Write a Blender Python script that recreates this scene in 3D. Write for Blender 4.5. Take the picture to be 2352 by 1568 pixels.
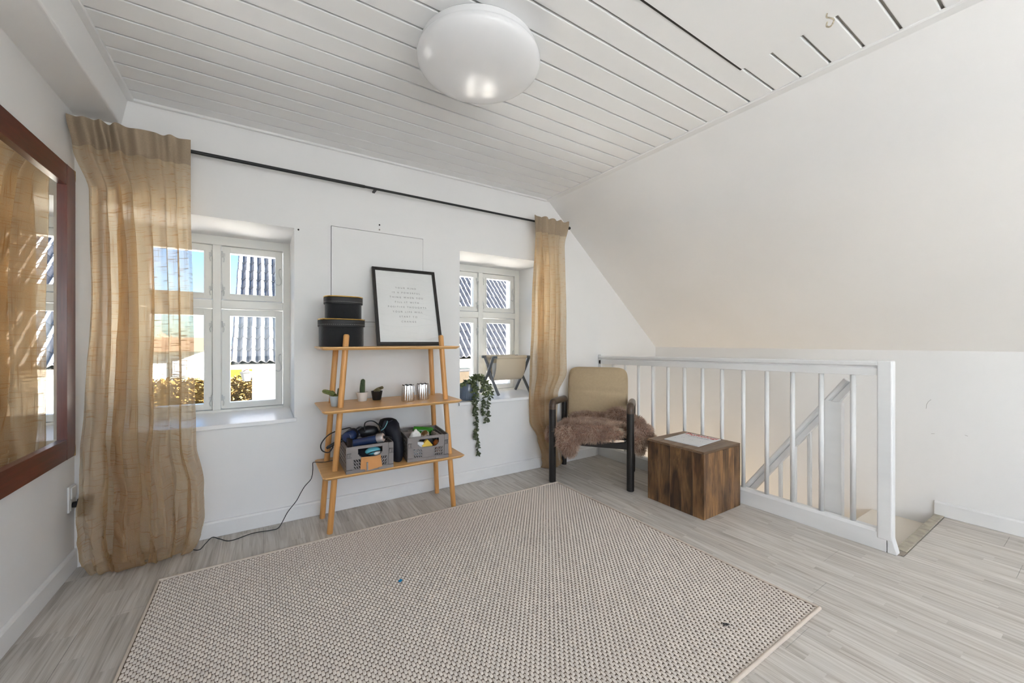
import bpy, bmesh, math, random
from mathutils import Vector, Matrix, noise
random.seed(7)
S = bpy.context.scene
for o in list(bpy.data.objects): bpy.data.objects.remove(o, do_unlink=True)
C = S.collection
PI = math.pi
R = math.radians

# ------------------------------------------------------------------ camera, sky, sun, large lights, exposure
cam = bpy.data.cameras.new('camera'); cam.sensor_width = 36.0; cam.lens = 897.0/2352*36; cam.clip_start = .05; cam.clip_end = 400
camo = bpy.data.objects.new('camera', cam); C.objects.link(camo)
camo.location = (0, 0, 1.08); camo.rotation_euler = (R(90), 0, R(-32.43)); S.camera = camo

SUN = Vector((.90, -.22, .40)).normalized()
w = bpy.data.worlds.new('sky'); S.world = w; w.use_nodes = True
nt = w.node_tree; nt.nodes.clear()
sky = nt.nodes.new('ShaderNodeTexSky'); sky.sky_type = 'NISHITA'; sky.sun_disc = False
sky.sun_elevation = math.asin(SUN.z); sky.sun_rotation = math.atan2(SUN.x, SUN.y)
sky.air_density = 1.0; sky.dust_density = .6; sky.ozone_density = 1.6
bg = nt.nodes.new('ShaderNodeBackground'); bg.inputs['Strength'].default_value = .20
wo = nt.nodes.new('ShaderNodeOutputWorld')
tint = nt.nodes.new('ShaderNodeMix'); tint.data_type = 'RGBA'; tint.blend_type = 'MULTIPLY'; tint.inputs[0].default_value = 1; tint.inputs[7].default_value = (.52, .82, 1.16, 1)
nt.links.new(sky.outputs[0], tint.inputs[6]); nt.links.new(tint.outputs[2], bg.inputs[0]); nt.links.new(bg.outputs[0], wo.inputs[0])

sl = bpy.data.lights.new('sun', 'SUN'); sl.energy = 95; sl.angle = R(.6); sl.color = (1, .985, .96)
so = bpy.data.objects.new('sun', sl); C.objects.link(so); so.rotation_euler = SUN.to_track_quat('Z', 'Y').to_euler()

def area(name, loc, rot, sx, sy, power, col=(1, 1, 1), portal=False):
    l = bpy.data.lights.new(name, 'AREA'); l.shape = 'RECTANGLE'; l.size = sx; l.size_y = sy; l.energy = power; l.color = col
    if portal: l.cycles.is_portal = True
    o = bpy.data.objects.new(name, l); C.objects.link(o); o.location = loc; o.rotation_euler = rot
    return o
REAR = [(-.45, .75), (1.15, 2.35)]
for a, b in REAR:   # added fill lights in the openings behind the camera, tilted up to brighten the room
    area('rear_fill_light', ((a+b)/2, -2.36, 1.3), (R(132), 0, 0), b-a, 1.3, 13, (.95, .98, 1))
area('window_portal', (-.26, 3.30, 1.19), (R(-90), 0, 0), .86, 1.2, 1, portal=True)
area('window_portal', (1.68, 3.30, 1.19), (R(-90), 0, 0), .86, 1.2, 1, portal=True)
vs = S.view_settings; vs.view_transform = 'Standard'; vs.look = 'None'; vs.gamma = 1; vs.exposure = 1.3; vs.use_curve_mapping = False
S.cycles.diffuse_bounces = 5; S.cycles.max_bounces = 10; S.cycles.transparent_max_bounces = 12

# ------------------------------------------------------------------ materials
def nodes_of(m):
    m.use_nodes = True; return m.node_tree, m.node_tree.nodes, m.node_tree.links
def mat(name, col, rough=.5, metal=0, var=0.0, vscale=8, stretch=(1, 1, 1), bump=0, bscale=200, col2=None, spec=.5, coat=0, trans=0, ior=1.45, emit=None, sheen=0):
    m = bpy.data.materials.new(name); t, n, l = nodes_of(m); p = n['Principled BSDF']
    p.inputs['Base Color'].default_value = (*col, 1); p.inputs['Roughness'].default_value = rough; p.inputs['Metallic'].default_value = metal
    p.inputs['Specular IOR Level'].default_value = spec; p.inputs['Coat Weight'].default_value = coat
    p.inputs['Transmission Weight'].default_value = trans; p.inputs['IOR'].default_value = ior
    p.inputs['Sheen Weight'].default_value = sheen
    if emit: p.inputs['Emission Color'].default_value = (*emit[0], 1); p.inputs['Emission Strength'].default_value = emit[1]
    g = n.new('ShaderNodeNewGeometry'); mp = n.new('ShaderNodeMapping'); mp.inputs['Scale'].default_value = stretch
    l.new(g.outputs['Position'], mp.inputs['Vector'])
    if var or col2:
        nz = n.new('ShaderNodeTexNoise'); nz.inputs['Scale'].default_value = vscale; nz.inputs['Detail'].default_value = 5
        l.new(mp.outputs[0], nz.inputs['Vector'])
        mx = n.new('ShaderNodeMix'); mx.data_type = 'RGBA'
        c2 = col2 if col2 else tuple(max(0, c*(1-var)) for c in col)
        mx.inputs[6].default_value = (*col, 1); mx.inputs[7].default_value = (*c2, 1)
        rp = n.new('ShaderNodeMapRange'); rp.inputs[1].default_value = .35; rp.inputs[2].default_value = .65
        l.new(nz.outputs['Fac'], rp.inputs[0]); l.new(rp.outputs[0], mx.inputs[0]); l.new(mx.outputs[2], p.inputs['Base Color'])
    if bump:
        nb = n.new('ShaderNodeTexNoise'); nb.inputs['Scale'].default_value = bscale; nb.inputs['Detail'].default_value = 3
        l.new(mp.outputs[0], nb.inputs['Vector']); b = n.new('ShaderNodeBump'); b.inputs['Strength'].default_value = bump; b.inputs['Distance'].default_value = .002
        l.new(nb.outputs['Fac'], b.inputs['Height']); l.new(b.outputs[0], p.inputs['Normal'])
    return m

def wood(name, c1, c2, axis='X', scale=30, ratio=.06, rough=.45, c3=None, big=2.5, objrand=.0, dist=.6):
    """grain running along one axis, in object space"""
    m = bpy.data.materials.new(name); t, n, l = nodes_of(m); p = n['Principled BSDF']; p.inputs['Roughness'].default_value = rough
    tc = n.new('ShaderNodeNewGeometry'); oi = n.new('ShaderNodeObjectInfo')
    add = n.new('ShaderNodeVectorMath'); add.operation = 'ADD'; sc = n.new('ShaderNodeVectorMath'); sc.operation = 'SCALE'; sc.inputs['Scale'].default_value = 13
    cmb = n.new('ShaderNodeCombineXYZ')
    for i in range(3): l.new(oi.outputs['Random'], cmb.inputs[i])
    l.new(cmb.outputs[0], sc.inputs[0]); l.new(tc.outputs['Position'], add.inputs[0]); l.new(sc.outputs[0], add.inputs[1])
    mp = n.new('ShaderNodeMapping'); s = [scale]*3; s['XYZ'.index(axis)] = scale*ratio; mp.inputs['Scale'].default_value = s
    l.new(add.outputs[0], mp.inputs['Vector'])
    nz = n.new('ShaderNodeTexNoise'); nz.inputs['Scale'].default_value = 1; nz.inputs['Detail'].default_value = 8; nz.inputs['Roughness'].default_value = .65; nz.inputs['Distortion'].default_value = dist
    l.new(mp.outputs[0], nz.inputs['Vector'])
    cr = n.new('ShaderNodeValToRGB'); cr.color_ramp.elements[0].position = .33; cr.color_ramp.elements[1].position = .68
    cr.color_ramp.elements[0].color = (*c2, 1); cr.color_ramp.elements[1].color = (*c1, 1)
    l.new(nz.outputs['Fac'], cr.inputs[0]); out = cr.outputs[0]
    if c3:
        nb = n.new('ShaderNodeTexNoise'); nb.inputs['Scale'].default_value = big; nb.inputs['Detail'].default_value = 3
        mp2 = n.new('ShaderNodeMapping'); s = [2.2]*3; s['XYZ'.index(axis)] = .7; mp2.inputs['Scale'].default_value = s
        l.new(add.outputs[0], mp2.inputs['Vector']); l.new(mp2.outputs[0], nb.inputs['Vector'])
        rp = n.new('ShaderNodeMapRange'); rp.inputs[1].default_value = .42; rp.inputs[2].default_value = .62; l.new(nb.outputs['Fac'], rp.inputs[0])
        mx = n.new('ShaderNodeMix'); mx.data_type = 'RGBA'; l.new(rp.outputs[0], mx.inputs[0]); l.new(out, mx.inputs[6])
        ml = n.new('ShaderNodeMix'); ml.data_type = 'RGBA'; ml.blend_type = 'MULTIPLY'; ml.inputs[0].default_value = 1; l.new(out, ml.inputs[6]); ml.inputs[7].default_value = (*c3, 1)
        l.new(ml.outputs[2], mx.inputs[7]); out = mx.outputs[2]
    if objrand:
        hv = n.new('ShaderNodeHueSaturation'); rr = n.new('ShaderNodeMapRange'); rr.inputs[3].default_value = 1-objrand; rr.inputs[4].default_value = 1+objrand
        l.new(oi.outputs['Random'], rr.inputs[0]); l.new(rr.outputs[0], hv.inputs['Value']); l.new(out, hv.inputs['Color']); out = hv.outputs[0]
    l.new(out, p.inputs['Base Color'])
    b = n.new('ShaderNodeBump'); b.inputs['Strength'].default_value = .15; b.inputs['Distance'].default_value = .001; l.new(nz.outputs['Fac'], b.inputs['Height']); l.new(b.outputs[0], p.inputs['Normal'])
    return m

def floor_mat():
    m = bpy.data.materials.new('grey_oak_laminate'); t, n, l = nodes_of(m); p = n['Principled BSDF']
    p.inputs['Roughness'].default_value = .42; p.inputs['Specular IOR Level'].default_value = .35
    g = n.new('ShaderNodeNewGeometry'); sp = n.new('ShaderNodeSeparateXYZ'); l.new(g.outputs['Position'], sp.inputs[0])
    def M(op, a, b=None):
        q = n.new('ShaderNodeMath'); q.operation = op
        for i, v in enumerate((a, b)):
            if v is None: continue
            if isinstance(v, (int, float)): q.inputs[i].default_value = v
            else: l.new(v, q.inputs[i])
        return q.outputs[0]
    sx = M('FLOOR', M('DIVIDE', M('ADD', sp.outputs[0], .775), .0645))
    wn = n.new('ShaderNodeTexWhiteNoise'); wn.noise_dimensions = '1D'; l.new(sx, wn.inputs['W'])
    yy = M('ADD', sp.outputs[1], M('MULTIPLY', wn.outputs[0], 3.0))
    sy = M('FLOOR', M('DIVIDE', yy, .43))
    cid = M('ADD', M('MULTIPLY', sx, 7.13), M('MULTIPLY', sy, 3.71))
    w2 = n.new('ShaderNodeTexWhiteNoise'); w2.noise_dimensions = '1D'; l.new(cid, w2.inputs['W'])
    cmb = n.new('ShaderNodeCombineXYZ'); l.new(sp.outputs[0], cmb.inputs[0]); l.new(sp.outputs[1], cmb.inputs[1]); l.new(M('MULTIPLY', w2.outputs[0], 40), cmb.inputs[2])
    mp = n.new('ShaderNodeMapping'); mp.inputs['Scale'].default_value = (38, 2.2, 1); l.new(cmb.outputs[0], mp.inputs[0])
    nz = n.new('ShaderNodeTexNoise'); nz.inputs['Scale'].default_value = 1; nz.inputs['Detail'].default_value = 9; nz.inputs['Roughness'].default_value = .40; nz.inputs['Distortion'].default_value = 1.2; l.new(mp.outputs[0], nz.inputs['Vector'])
    mp2 = n.new('ShaderNodeMapping'); mp2.inputs['Scale'].default_value = (240, 7, 1); l.new(cmb.outputs[0], mp2.inputs[0])
    n2 = n.new('ShaderNodeTexNoise'); n2.inputs['Scale'].default_value = 1; n2.inputs['Detail'].default_value = 4; l.new(mp2.outputs[0], n2.inputs['Vector'])
    f = M('ADD', M('MULTIPLY', nz.outputs['Fac'], .62), M('MULTIPLY', n2.outputs['Fac'], .38))
    cr = n.new('ShaderNodeValToRGB'); e = cr.color_ramp.elements
    e[0].position = .34; e[0].color = (.36, .322, .28, 1); e[1].position = .62; e[1].color = (.60, .57, .53, 1)
    k = e.new(.48); k.color = (.50, .467, .424, 1)
    l.new(f, cr.inputs[0])
    hv = n.new('ShaderNodeHueSaturation'); rr = n.new('ShaderNodeMapRange'); rr.inputs[3].default_value = .91; rr.inputs[4].default_value = 1.07; l.new(w2.outputs[0], rr.inputs[0]); l.new(rr.outputs[0], hv.inputs['Value'])
    l.new(cr.outputs[0], hv.inputs['Color']); l.new(hv.outputs[0], p.inputs['Base Color'])
    b = n.new('ShaderNodeBump'); b.inputs['Strength'].default_value = .12; b.inputs['Distance'].default_value = .0006; l.new(f, b.inputs['Height']); l.new(b.outputs[0], p.inputs['Normal'])
    return m

def linen_mat():
    m = bpy.data.materials.new('sheer_linen'); t, n, l = nodes_of(m); n.clear()
    out = n.new('ShaderNodeOutputMaterial'); uv = n.new('ShaderNodeUVMap')
    def slub(sx, sy, lo, hi):
        mp = n.new('ShaderNodeMapping'); mp.inputs['Scale'].default_value = (sx, sy, 1); l.new(uv.outputs[0], mp.inputs[0])
        z = n.new('ShaderNodeTexNoise'); z.inputs['Scale'].default_value = 1; z.inputs['Detail'].default_value = 2; l.new(mp.outputs[0], z.inputs['Vector'])
        r = n.new('ShaderNodeMapRange'); r.inputs[1].default_value = lo; r.inputs[2].default_value = hi; l.new(z.outputs['Fac'], r.inputs[0]); return r.outputs[0]
    h = slub(7, 170, .57, .66); v = slub(170, 4, .59, .70); fine = slub(420, 420, .3, .7)
    mx = n.new('ShaderNodeMath'); mx.operation = 'MAXIMUM'; l.new(h, mx.inputs[0]); l.new(v, mx.inputs[1])
    col = n.new('ShaderNodeMix'); col.data_type = 'RGBA'; col.inputs[6].default_value = (.46, .37, .275, 1); col.inputs[7].default_value = (.27, .20, .13, 1); l.new(mx.outputs[0], col.inputs[0])
    tcol = n.new('ShaderNodeMix'); tcol.data_type = 'RGBA'; tcol.inputs[6].default_value = (.90, .72, .46, 1); tcol.inputs[7].default_value = (.52, .34, .17, 1); l.new(mx.outputs[0], tcol.inputs[0])
    d = n.new('ShaderNodeBsdfDiffuse'); l.new(col.outputs[2], d.inputs['Color'])
    tr = n.new('ShaderNodeBsdfTranslucent'); l.new(tcol.outputs[2], tr.inputs['Color'])
    m1 = n.new('ShaderNodeMixShader'); m1.inputs[0].default_value = .56; l.new(d.outputs[0], m1.inputs[1]); l.new(tr.outputs[0], m1.inputs[2])
    tp = n.new('ShaderNodeBsdfTransparent'); tp.inputs[0].default_value = (1, .95, .87, 1)
    a = n.new('ShaderNodeMath'); a.operation = 'MULTIPLY_ADD'; a.inputs[1].default_value = -.32; a.inputs[2].default_value = .44; l.new(mx.outputs[0], a.inputs[0])
    a2 = n.new('ShaderNodeMath'); a2.operation = 'MULTIPLY_ADD'; a2.inputs[1].default_value = -.12; l.new(fine, a2.inputs[0]); l.new(a.outputs[0], a2.inputs[2])
    m2 = n.new('ShaderNodeMixShader'); l.new(a2.outputs[0], m2.inputs[0]); l.new(m1.outputs[0], m2.inputs[1]); l.new(tp.outputs[0], m2.inputs[2])
    l.new(m2.outputs[0], out.inputs[0])
    return m

def glass_mat(name, tint=(1, 1, 1), gl=.06):
    m = bpy.data.materials.new(name); t, n, l = nodes_of(m); n.clear()
    out = n.new('ShaderNodeOutputMaterial'); tp = n.new('ShaderNodeBsdfTransparent'); tp.inputs[0].default_value = (*tint, 1)
    g = n.new('ShaderNodeBsdfGlossy'); g.inputs['Roughness'].default_value = .02
    mx = n.new('ShaderNodeMixShader'); fr = n.new('ShaderNodeFresnel'); fr.inputs[0].default_value = 1.35
    l.new(fr.outputs[0], mx.inputs[0]); l.new(tp.outputs[0], mx.inputs[1]); l.new(g.outputs[0], mx.inputs[2]); l.new(mx.outputs[0], out.inputs[0])
    return m

WALL = mat('white_wall_paint', (.805, .80, .792), .75, bump=.12, bscale=60, var=.03, vscale=2)
CEIL = mat('white_ceiling_paint', (.83, .83, .825), .55, bump=.05, bscale=80)
TRIMW = mat('white_gloss_paint', (.80, .80, .795), .32, var=.04, vscale=12, stretch=(1, .2, 1))
FRAMEW = mat('window_frame_paint', (.82, .82, .79), .35)
SILL = mat('white_sill_paint', (.85, .85, .85), .3)
FLOOR = floor_mat()
DARKGAP = mat('dark_gap', (.035, .03, .026), .9)
LINEN = linen_mat()
HEAD = mat('linen_header_cloth', (.33, .255, .175), .85, bump=.25, bscale=700, var=.12, vscale=200)
BLACKM = mat('black_metal', (.012, .012, .013), .45)
MAHOG = wood('mahogany', (.13, .028, .016), (.065, .014, .009), 'Y', 40, .08, .28)
MAHOGV = wood('mahogany_vertical', (.13, .032, .02), (.07, .017, .012), 'Z', 40, .08, .28)
CHIPW = mat('chipped_particle_board', (.55, .38, .2), .8, var=.3, vscale=150)
MIRROR = mat('mirror_silver', (.93, .94, .93), .01, 1)
BAMBOO = wood('bamboo_board', (.70, .42, .17), (.56, .30, .10), 'X', 55, .04, .36)
BAMBOOV = wood('bamboo_leg', (.68, .36, .12), (.50, .235, .07), 'Z', 60, .04, .36)
VELVET = mat('black_velvet', (.006, .0065, .008), .9, bump=.5, bscale=120, sheen=.35, var=.4, vscale=30)
VELLID = mat('black_leather_band', (.012, .011, .012), .55, bump=.3, bscale=300)
GOLD = mat('gold_piping', (.85, .55, .16), .25, 1)
STITCH = mat('white_stitching', (.55, .53, .5), .8)
PFRAME = mat('black_frame_wood', (.025, .021, .018), .42, var=.3, vscale=60)
PAPER = mat('poster_paper', (.76, .76, .745), .6, var=.03, vscale=10)
PLINE = mat('poster_wave_line', (.86, .86, .85), .5)
INK = mat('grey_print', (.30, .29, .28), .7)
CERW = mat('white_ceramic', (.75, .70, .66), .5)
CERB = mat('blue_grey_ceramic', (.45, .52, .56), .35)
CERK = mat('black_plastic_pot', (.01, .01, .011), .45)
SOIL = mat('potting_soil', (.06, .04, .025), .95, var=.5, vscale=200)
CACT = mat('cactus_green', (.05, .085, .035), .6, var=.4, vscale=80)
CACTY = mat('cactus_lime', (.14, .17, .045), .6, var=.4, vscale=80)
CACTB = mat('cactus_olive', (.13, .11, .05), .7, var=.4, vscale=80)
SPINE = mat('cactus_spines', (.62, .5, .25), .7)
MIRGL = mat('mercury_glass', (.72, .70, .70), .12, 1)
CRATE = mat('grey_crate_plastic', (.21, .185, .175), .5)
CARD = mat('brown_card_tag', (.53, .25, .09), .8)
CLIPG = mat('grey_tag_clip', (.26, .24, .23), .5)
BLKPL = mat('black_plastic', (.012, .012, .014), .35)
NAVY = mat('navy_gloss_plastic', (.018, .035, .10), .22, coat=.5)
SILV = mat('silver_plastic', (.45, .42, .42), .35, .6)
ROSE = mat('pink_beige_plastic', (.50, .38, .33), .4)
TEAL = mat('teal_plastic', (.10, .38, .45), .25)
DKGREY = mat('dark_grey_plastic', (.09, .09, .10), .35)
NAVYCL = mat('navy_cloth_bag', (.006, .007, .014), .65, bump=.4, bscale=60)
WHITEPL = mat('crumpled_white_plastic', (.72, .70, .66), .35, bump=.4, bscale=60)
CANM = mat('can_metal', (.70, .64, .55), .25, 1)
GREENP = mat('green_bottle_plastic', (.03, .22, .015), .2, coat=.4)
YELC = mat('yellow_carton', (.70, .47, .06), .5)
AMBER = mat('amber_glass', (.28, .075, .012), .12)
CLEARP = mat('smoked_clear_plastic', (.30, .25, .21), .15)
CABLE = mat('black_cable', (.01, .01, .011), .5)
SOCK = mat('white_socket_plastic', (.80, .79, .77), .35)
CHAIRB = mat('dark_stained_frame', (.012, .010, .009), .38)
CHAIRA = wood('worn_dark_armrest', (.10, .062, .04), (.035, .022, .016), 'X', 60, .1, .3)
UPH = mat('beige_wool_upholstery', (.42, .325, .205), .9, bump=.5, bscale=900, var=.06, vscale=60)
UPHL = mat('cream_wool_upholstery', (.50, .45, .34), .9, bump=.5, bscale=900)
STEELF = mat('steel_glide', (.6, .6, .6), .3, 1)
FUR = None
RUGB = mat('rug_backing', (.17, .12, .085), .95, var=.3, vscale=300)
RUGL = mat('rug_loop_yarn', (.72, .645, .575), .9, var=.12, vscale=500, bump=.4, bscale=900)
RUGE = mat('rug_edge_binding', (.60, .52, .44), .85, bump=.4, bscale=900)
MANGO = wood('mango_wood', (.27, .145, .055), (.075, .036, .016), 'Z', 22, .12, .45, c3=(.24, .20, .18), big=5.0, objrand=.34, dist=2.2)
MANGOT = wood('mango_wood_top', (.20, .125, .072), (.10, .06, .034), 'X', 26, .1, .42, objrand=.14)
MAGP = mat('magazine_paper', (.74, .75, .76), .4)
MAGR = mat('red_print', (.55, .04, .03), .5)
MAGB = mat('bluegrey_print', (.30, .36, .42), .5)
OPAL = mat('opal_acrylic', (.76, .76, .765), .22, spec=.5)
BRASSC = mat('cream_painted_hook', (.60, .53, .40), .4, var=.5, vscale=200)
STRIPM = mat('worn_threshold', (.40, .365, .29), .6, var=.35, vscale=25)
TREAD = mat('cream_tread_paint', (.76, .70, .61), .5)
POTGL = mat('ribbed_blue_grey_pot', (.13, .165, .22), .18, coat=.4)
LEAF = mat('vine_leaf', (.035, .05, .022), .45, col2=(.085, .11, .05), vscale=60)
LEAFY = mat('vine_leaf_light', (.16, .19, .07), .45, col2=(.09, .13, .05), vscale=60)
STEM = mat('vine_stem', (.10, .10, .055), .7)
BENT = mat('grey_bentwood', (.12, .13, .14), .4)
CANVAS = mat('canvas_sling', (.60, .52, .40), .9, bump=.5, bscale=800)
GLASS = glass_mat('window_glass')
IRON = mat('white_painted_iron', (.62, .63, .62), .3)
TILE = mat('dark_glazed_roof_tile', (.13, .128, .135), .38, var=.35, vscale=9)
BARNW = mat('barn_whitewash', (.78, .74, .66), .85, var=.08, vscale=3, spec=0)
GUTTER = mat('weathered_wood_eave', (.12, .105, .085), .8, spec=0)
GRASS = mat('spring_field', (.040, .040, .008), .95, var=.3, vscale=2, spec=0)
YARD = mat('yard_gravel', (.59, .575, .555), .95, var=.3, vscale=4, spec=0)
HEDGE = mat('dry_beech_hedge_leaf', (.095, .062, .021), .8, col2=(.060, .037, .012), vscale=9, spec=0)
SHRUB = mat('green_shrub_leaf', (.02, .026, .01), .8, spec=0)
HOUSEW = mat('house_render', (.5, .49, .47), .8, spec=0)
HROOF = mat('house_brown_roof', (.05, .034, .024), .8, spec=0)
TREEB = mat('bare_tree_twigs', (.09, .06, .045), .9, spec=0)
REDP = mat('red_reflective', (.14, .015, .01), .5, spec=0)
WHTP = mat('white_reflective', (.16, .155, .15), .5, spec=0)
BLUEB = mat('blue_foil', (.0, .22, .50), .4)
LINT = mat('dark_lint', (.03, .03, .03), .9)
PATCH = mat('grey_filler_patch', (.30, .27, .25), .7)

# ------------------------------------------------------------------ builders
ORG = {}
def org(o): return ORG.get(o.name, Vector((0, 0, 0))) if o else Vector((0, 0, 0))
class MB:
    def __init__(s): s.v = []; s.f = []
    def add(s, vs, fs):
        b = len(s.v); s.v += [Vector(v) for v in vs]; s.f += [tuple(b+i for i in f) for f in fs]; return s
    def box(s, x0, x1, y0, y1, z0, z1):
        v = [(x, y, z) for z in (z0, z1) for y in (y0, y1) for x in (x0, x1)]
        return s.add(v, [(0, 2, 3, 1), (4, 5, 7, 6), (0, 1, 5, 4), (2, 6, 7, 3), (0, 4, 6, 2), (1, 3, 7, 5)])
    def xbox(s, M, x0, x1, y0, y1, z0, z1):
        v = [M @ Vector((x, y, z)) for z in (z0, z1) for y in (y0, y1) for x in (x0, x1)]
        return s.add(v, [(0, 2, 3, 1), (4, 5, 7, 6), (0, 1, 5, 4), (2, 6, 7, 3), (0, 4, 6, 2), (1, 3, 7, 5)])
    def prism(s, pts, d):
        n = len(pts); d = Vector(d); p = [Vector(q) for q in pts]
        return s.add(p+[q+d for q in p], [tuple(range(n))[::-1], tuple(range(n, 2*n))]+[(i, (i+1) % n, n+(i+1) % n, n+i) for i in range(n)])
    def tube(s, pts, r, n=10, cap=True, closed=False, flat=None):
        P = [Vector(p) for p in pts]; m = len(P); rs = r if isinstance(r, (list, tuple)) else [r]*m
        rings = []; up = None
        for i in range(m):
            if closed: t = (P[(i+1) % m]-P[i-1])
            else: t = P[min(i+1, m-1)]-P[max(i-1, 0)]
            if t.length < 1e-9: t = Vector((0, 0, 1))
            t.normalize()
            if up is None:
                up = Vector((0, 0, 1)) if abs(t.z) < .9 else Vector((1, 0, 0))
            a = up-t*up.dot(t)
            if a.length < 1e-6: a = t.orthogonal()
            a.normalize(); b = t.cross(a); up = a
            rings.append([P[i]+rs[i]*(math.cos(2*PI*k/n)*a+math.sin(2*PI*k/n)*b) for k in range(n)])
        v = [q for g in rings for q in g]; f = []
        for i in range(m if closed else m-1):
            j = (i+1) % m
            for k in range(n): f.append((i*n+k, i*n+(k+1) % n, j*n+(k+1) % n, j*n+k))
        if cap and not closed: f += [tuple(range(n))[::-1], tuple((m-1)*n+k for k in range(n))]
        return s.add(v, f)
    def lathe(s, prof, n=32, M=None, sx=1, sy=1, sq=0):
        M = M or Matrix.Identity(4); v = []; f = []; m = len(prof)
        for r, z in prof:
            for k in range(n):
                a = 2*PI*k/n; ca, sa = math.cos(a), math.sin(a)
                e = 1.0 if not sq else (abs(ca)**sq+abs(sa)**sq)**(-1/sq)
                v.append(M @ Vector((r*ca*sx*e, r*sa*sy*e, z)))
        for i in range(m-1):
            for k in range(n): f.append((i*n+k, i*n+(k+1) % n, (i+1)*n+(k+1) % n, (i+1)*n+k))
        if prof[0][0] > 1e-5: f.append(tuple(range(n))[::-1])
        if prof[-1][0] > 1e-5: f.append(tuple((m-1)*n+k for k in range(n)))
        return s.add(v, f)
    def grid(s, fn, nu, nv):
        v = [fn(i/nu, j/nv) for j in range(nv+1) for i in range(nu+1)]
        return s.add(v, [(j*(nu+1)+i, j*(nu+1)+i+1, (j+1)*(nu+1)+i+1, (j+1)*(nu+1)+i) for j in range(nv) for i in range(nu)])
    def blob(s, c, r, n=14, m=9, M=None, jit=0, seed=0):
        v = []; f = []; c = Vector(c)
        for j in range(m+1):
            th = PI*j/m
            for k in range(n):
                a = 2*PI*k/n; d = Vector((math.sin(th)*math.cos(a), math.sin(th)*math.sin(a), math.cos(th)))
                q = 1+jit*noise.noise(d*2.1+Vector((seed, seed*2, 0)))
                p = Vector((d.x*r[0], d.y*r[1], d.z*r[2]))*q
                v.append(c+((M @ p) if M else p))
        for j in range(m):
            for k in range(n): f.append((j*n+k, (j+1)*n+k, (j+1)*n+(k+1) % n, j*n+(k+1) % n))
        return s.add(v, f)
    def mesh(s, name, o=Vector((0, 0, 0)), bevel=0, seg=2, merge=True):
        me = bpy.data.meshes.new(name); me.from_pydata([v-o for v in s.v], [], s.f)
        bm = bmesh.new(); bm.from_mesh(me)
        if merge: bmesh.ops.remove_doubles(bm, verts=bm.verts, dist=1e-6)
        bmesh.ops.recalc_face_normals(bm, faces=bm.faces)
        if bevel:
            es = [e for e in bm.edges if e.is_manifold and e.calc_face_angle(0) > R(35)]
            bmesh.ops.bevel(bm, geom=es, offset=bevel, segments=seg, affect='EDGES', profile=.5, clamp_overlap=True)
        bm.to_mesh(me); bm.free(); return me
    def build(s, name, m, parent=None, bevel=0, seg=2, smooth=False, merge=True, at=None):
        o = parent and org(parent) or Vector(at or (0, 0, 0))
        me = s.mesh(name, o, bevel, seg, merge)
        return link(name, me, m, parent, (0, 0, 0) if parent else o, smooth)
def link(name, me, m, parent=None, loc=(0, 0, 0), smooth=False):
    if m and not me.materials: me.materials.append(m)
    if smooth:
        for p in me.polygons: p.use_smooth = True
        try: me.set_sharp_from_angle(angle=R(38))
        except Exception: pass
    ob = bpy.data.objects.new(name, me); C.objects.link(ob); ob.location = loc
    if parent: ob.parent = parent; ORG[ob.name] = org(parent)+Vector(loc)
    else: ORG[ob.name] = Vector(loc)
    return ob
def thing(name, label, cat, loc=(0, 0, 0), group=None, kind=None):
    o = bpy.data.objects.new(name, None); C.objects.link(o); o.location = loc; o.empty_display_size = .05; ORG[o.name] = Vector(loc)
    if label: o['label'] = label
    if cat: o['category'] = cat
    if group: o['group'] = group
    if kind: o['kind'] = kind
    return o
def tag(o, label, cat, group=None, kind=None):
    o['label'] = label; o['category'] = cat
    if group: o['group'] = group
    if kind: o['kind'] = kind
    return o
def struct(o, label=None, cat=None):
    o['kind'] = 'structure'
    if label: o['label'] = label
    if cat: o['category'] = cat
    return o
def bez(pts, n=8):
    """Catmull-Rom through points"""
    P = [Vector(p) for p in pts]; out = []
    for i in range(len(P)-1):
        a, b, c, d = P[max(i-1, 0)], P[i], P[i+1], P[min(i+2, len(P)-1)]
        for k in range(n):
            t = k/n; out.append(.5*((2*b)+(c-a)*t+(2*a-5*b+4*c-d)*t*t+(3*b-a-3*c+d)*t**3))
    out.append(P[-1]); return out
def rnd(a, b): return random.uniform(a, b)
def text_mesh(body, size, spacing=1.0, align='CENTER', extrude=.0004):
    cu = bpy.data.curves.new('txt', 'FONT'); cu.body = body; cu.size = size; cu.space_character = spacing; cu.align_x = align; cu.align_y = 'CENTER'; cu.extrude = extrude; cu.resolution_u = 3
    ob = bpy.data.objects.new('txt', cu); C.objects.link(ob); bpy.context.view_layer.update()
    me = bpy.data.meshes.new_from_object(ob.evaluated_get(bpy.context.evaluated_depsgraph_get()))
    bpy.data.objects.remove(ob, do_unlink=True); bpy.data.curves.remove(cu); return me

# ------------------------------------------------------------------ ROOM
XL, D, XK, ZC, XE, ZK = -.768, 2.71, 3.545, 2.307, 2.113, 1.02   # left wall, window wall, knee wall, ceiling height, ceiling edge, knee height
YF = 3.19                                                        # inner face of the window frames
YR = -2.4
W1 = (-.672, .156); W2 = (1.253, 2.10); WZ = (.60, 1.768)
PN = (.359, .966, 1.208, 1.816)                                  # plastered-over hatch in the window wall
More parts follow.
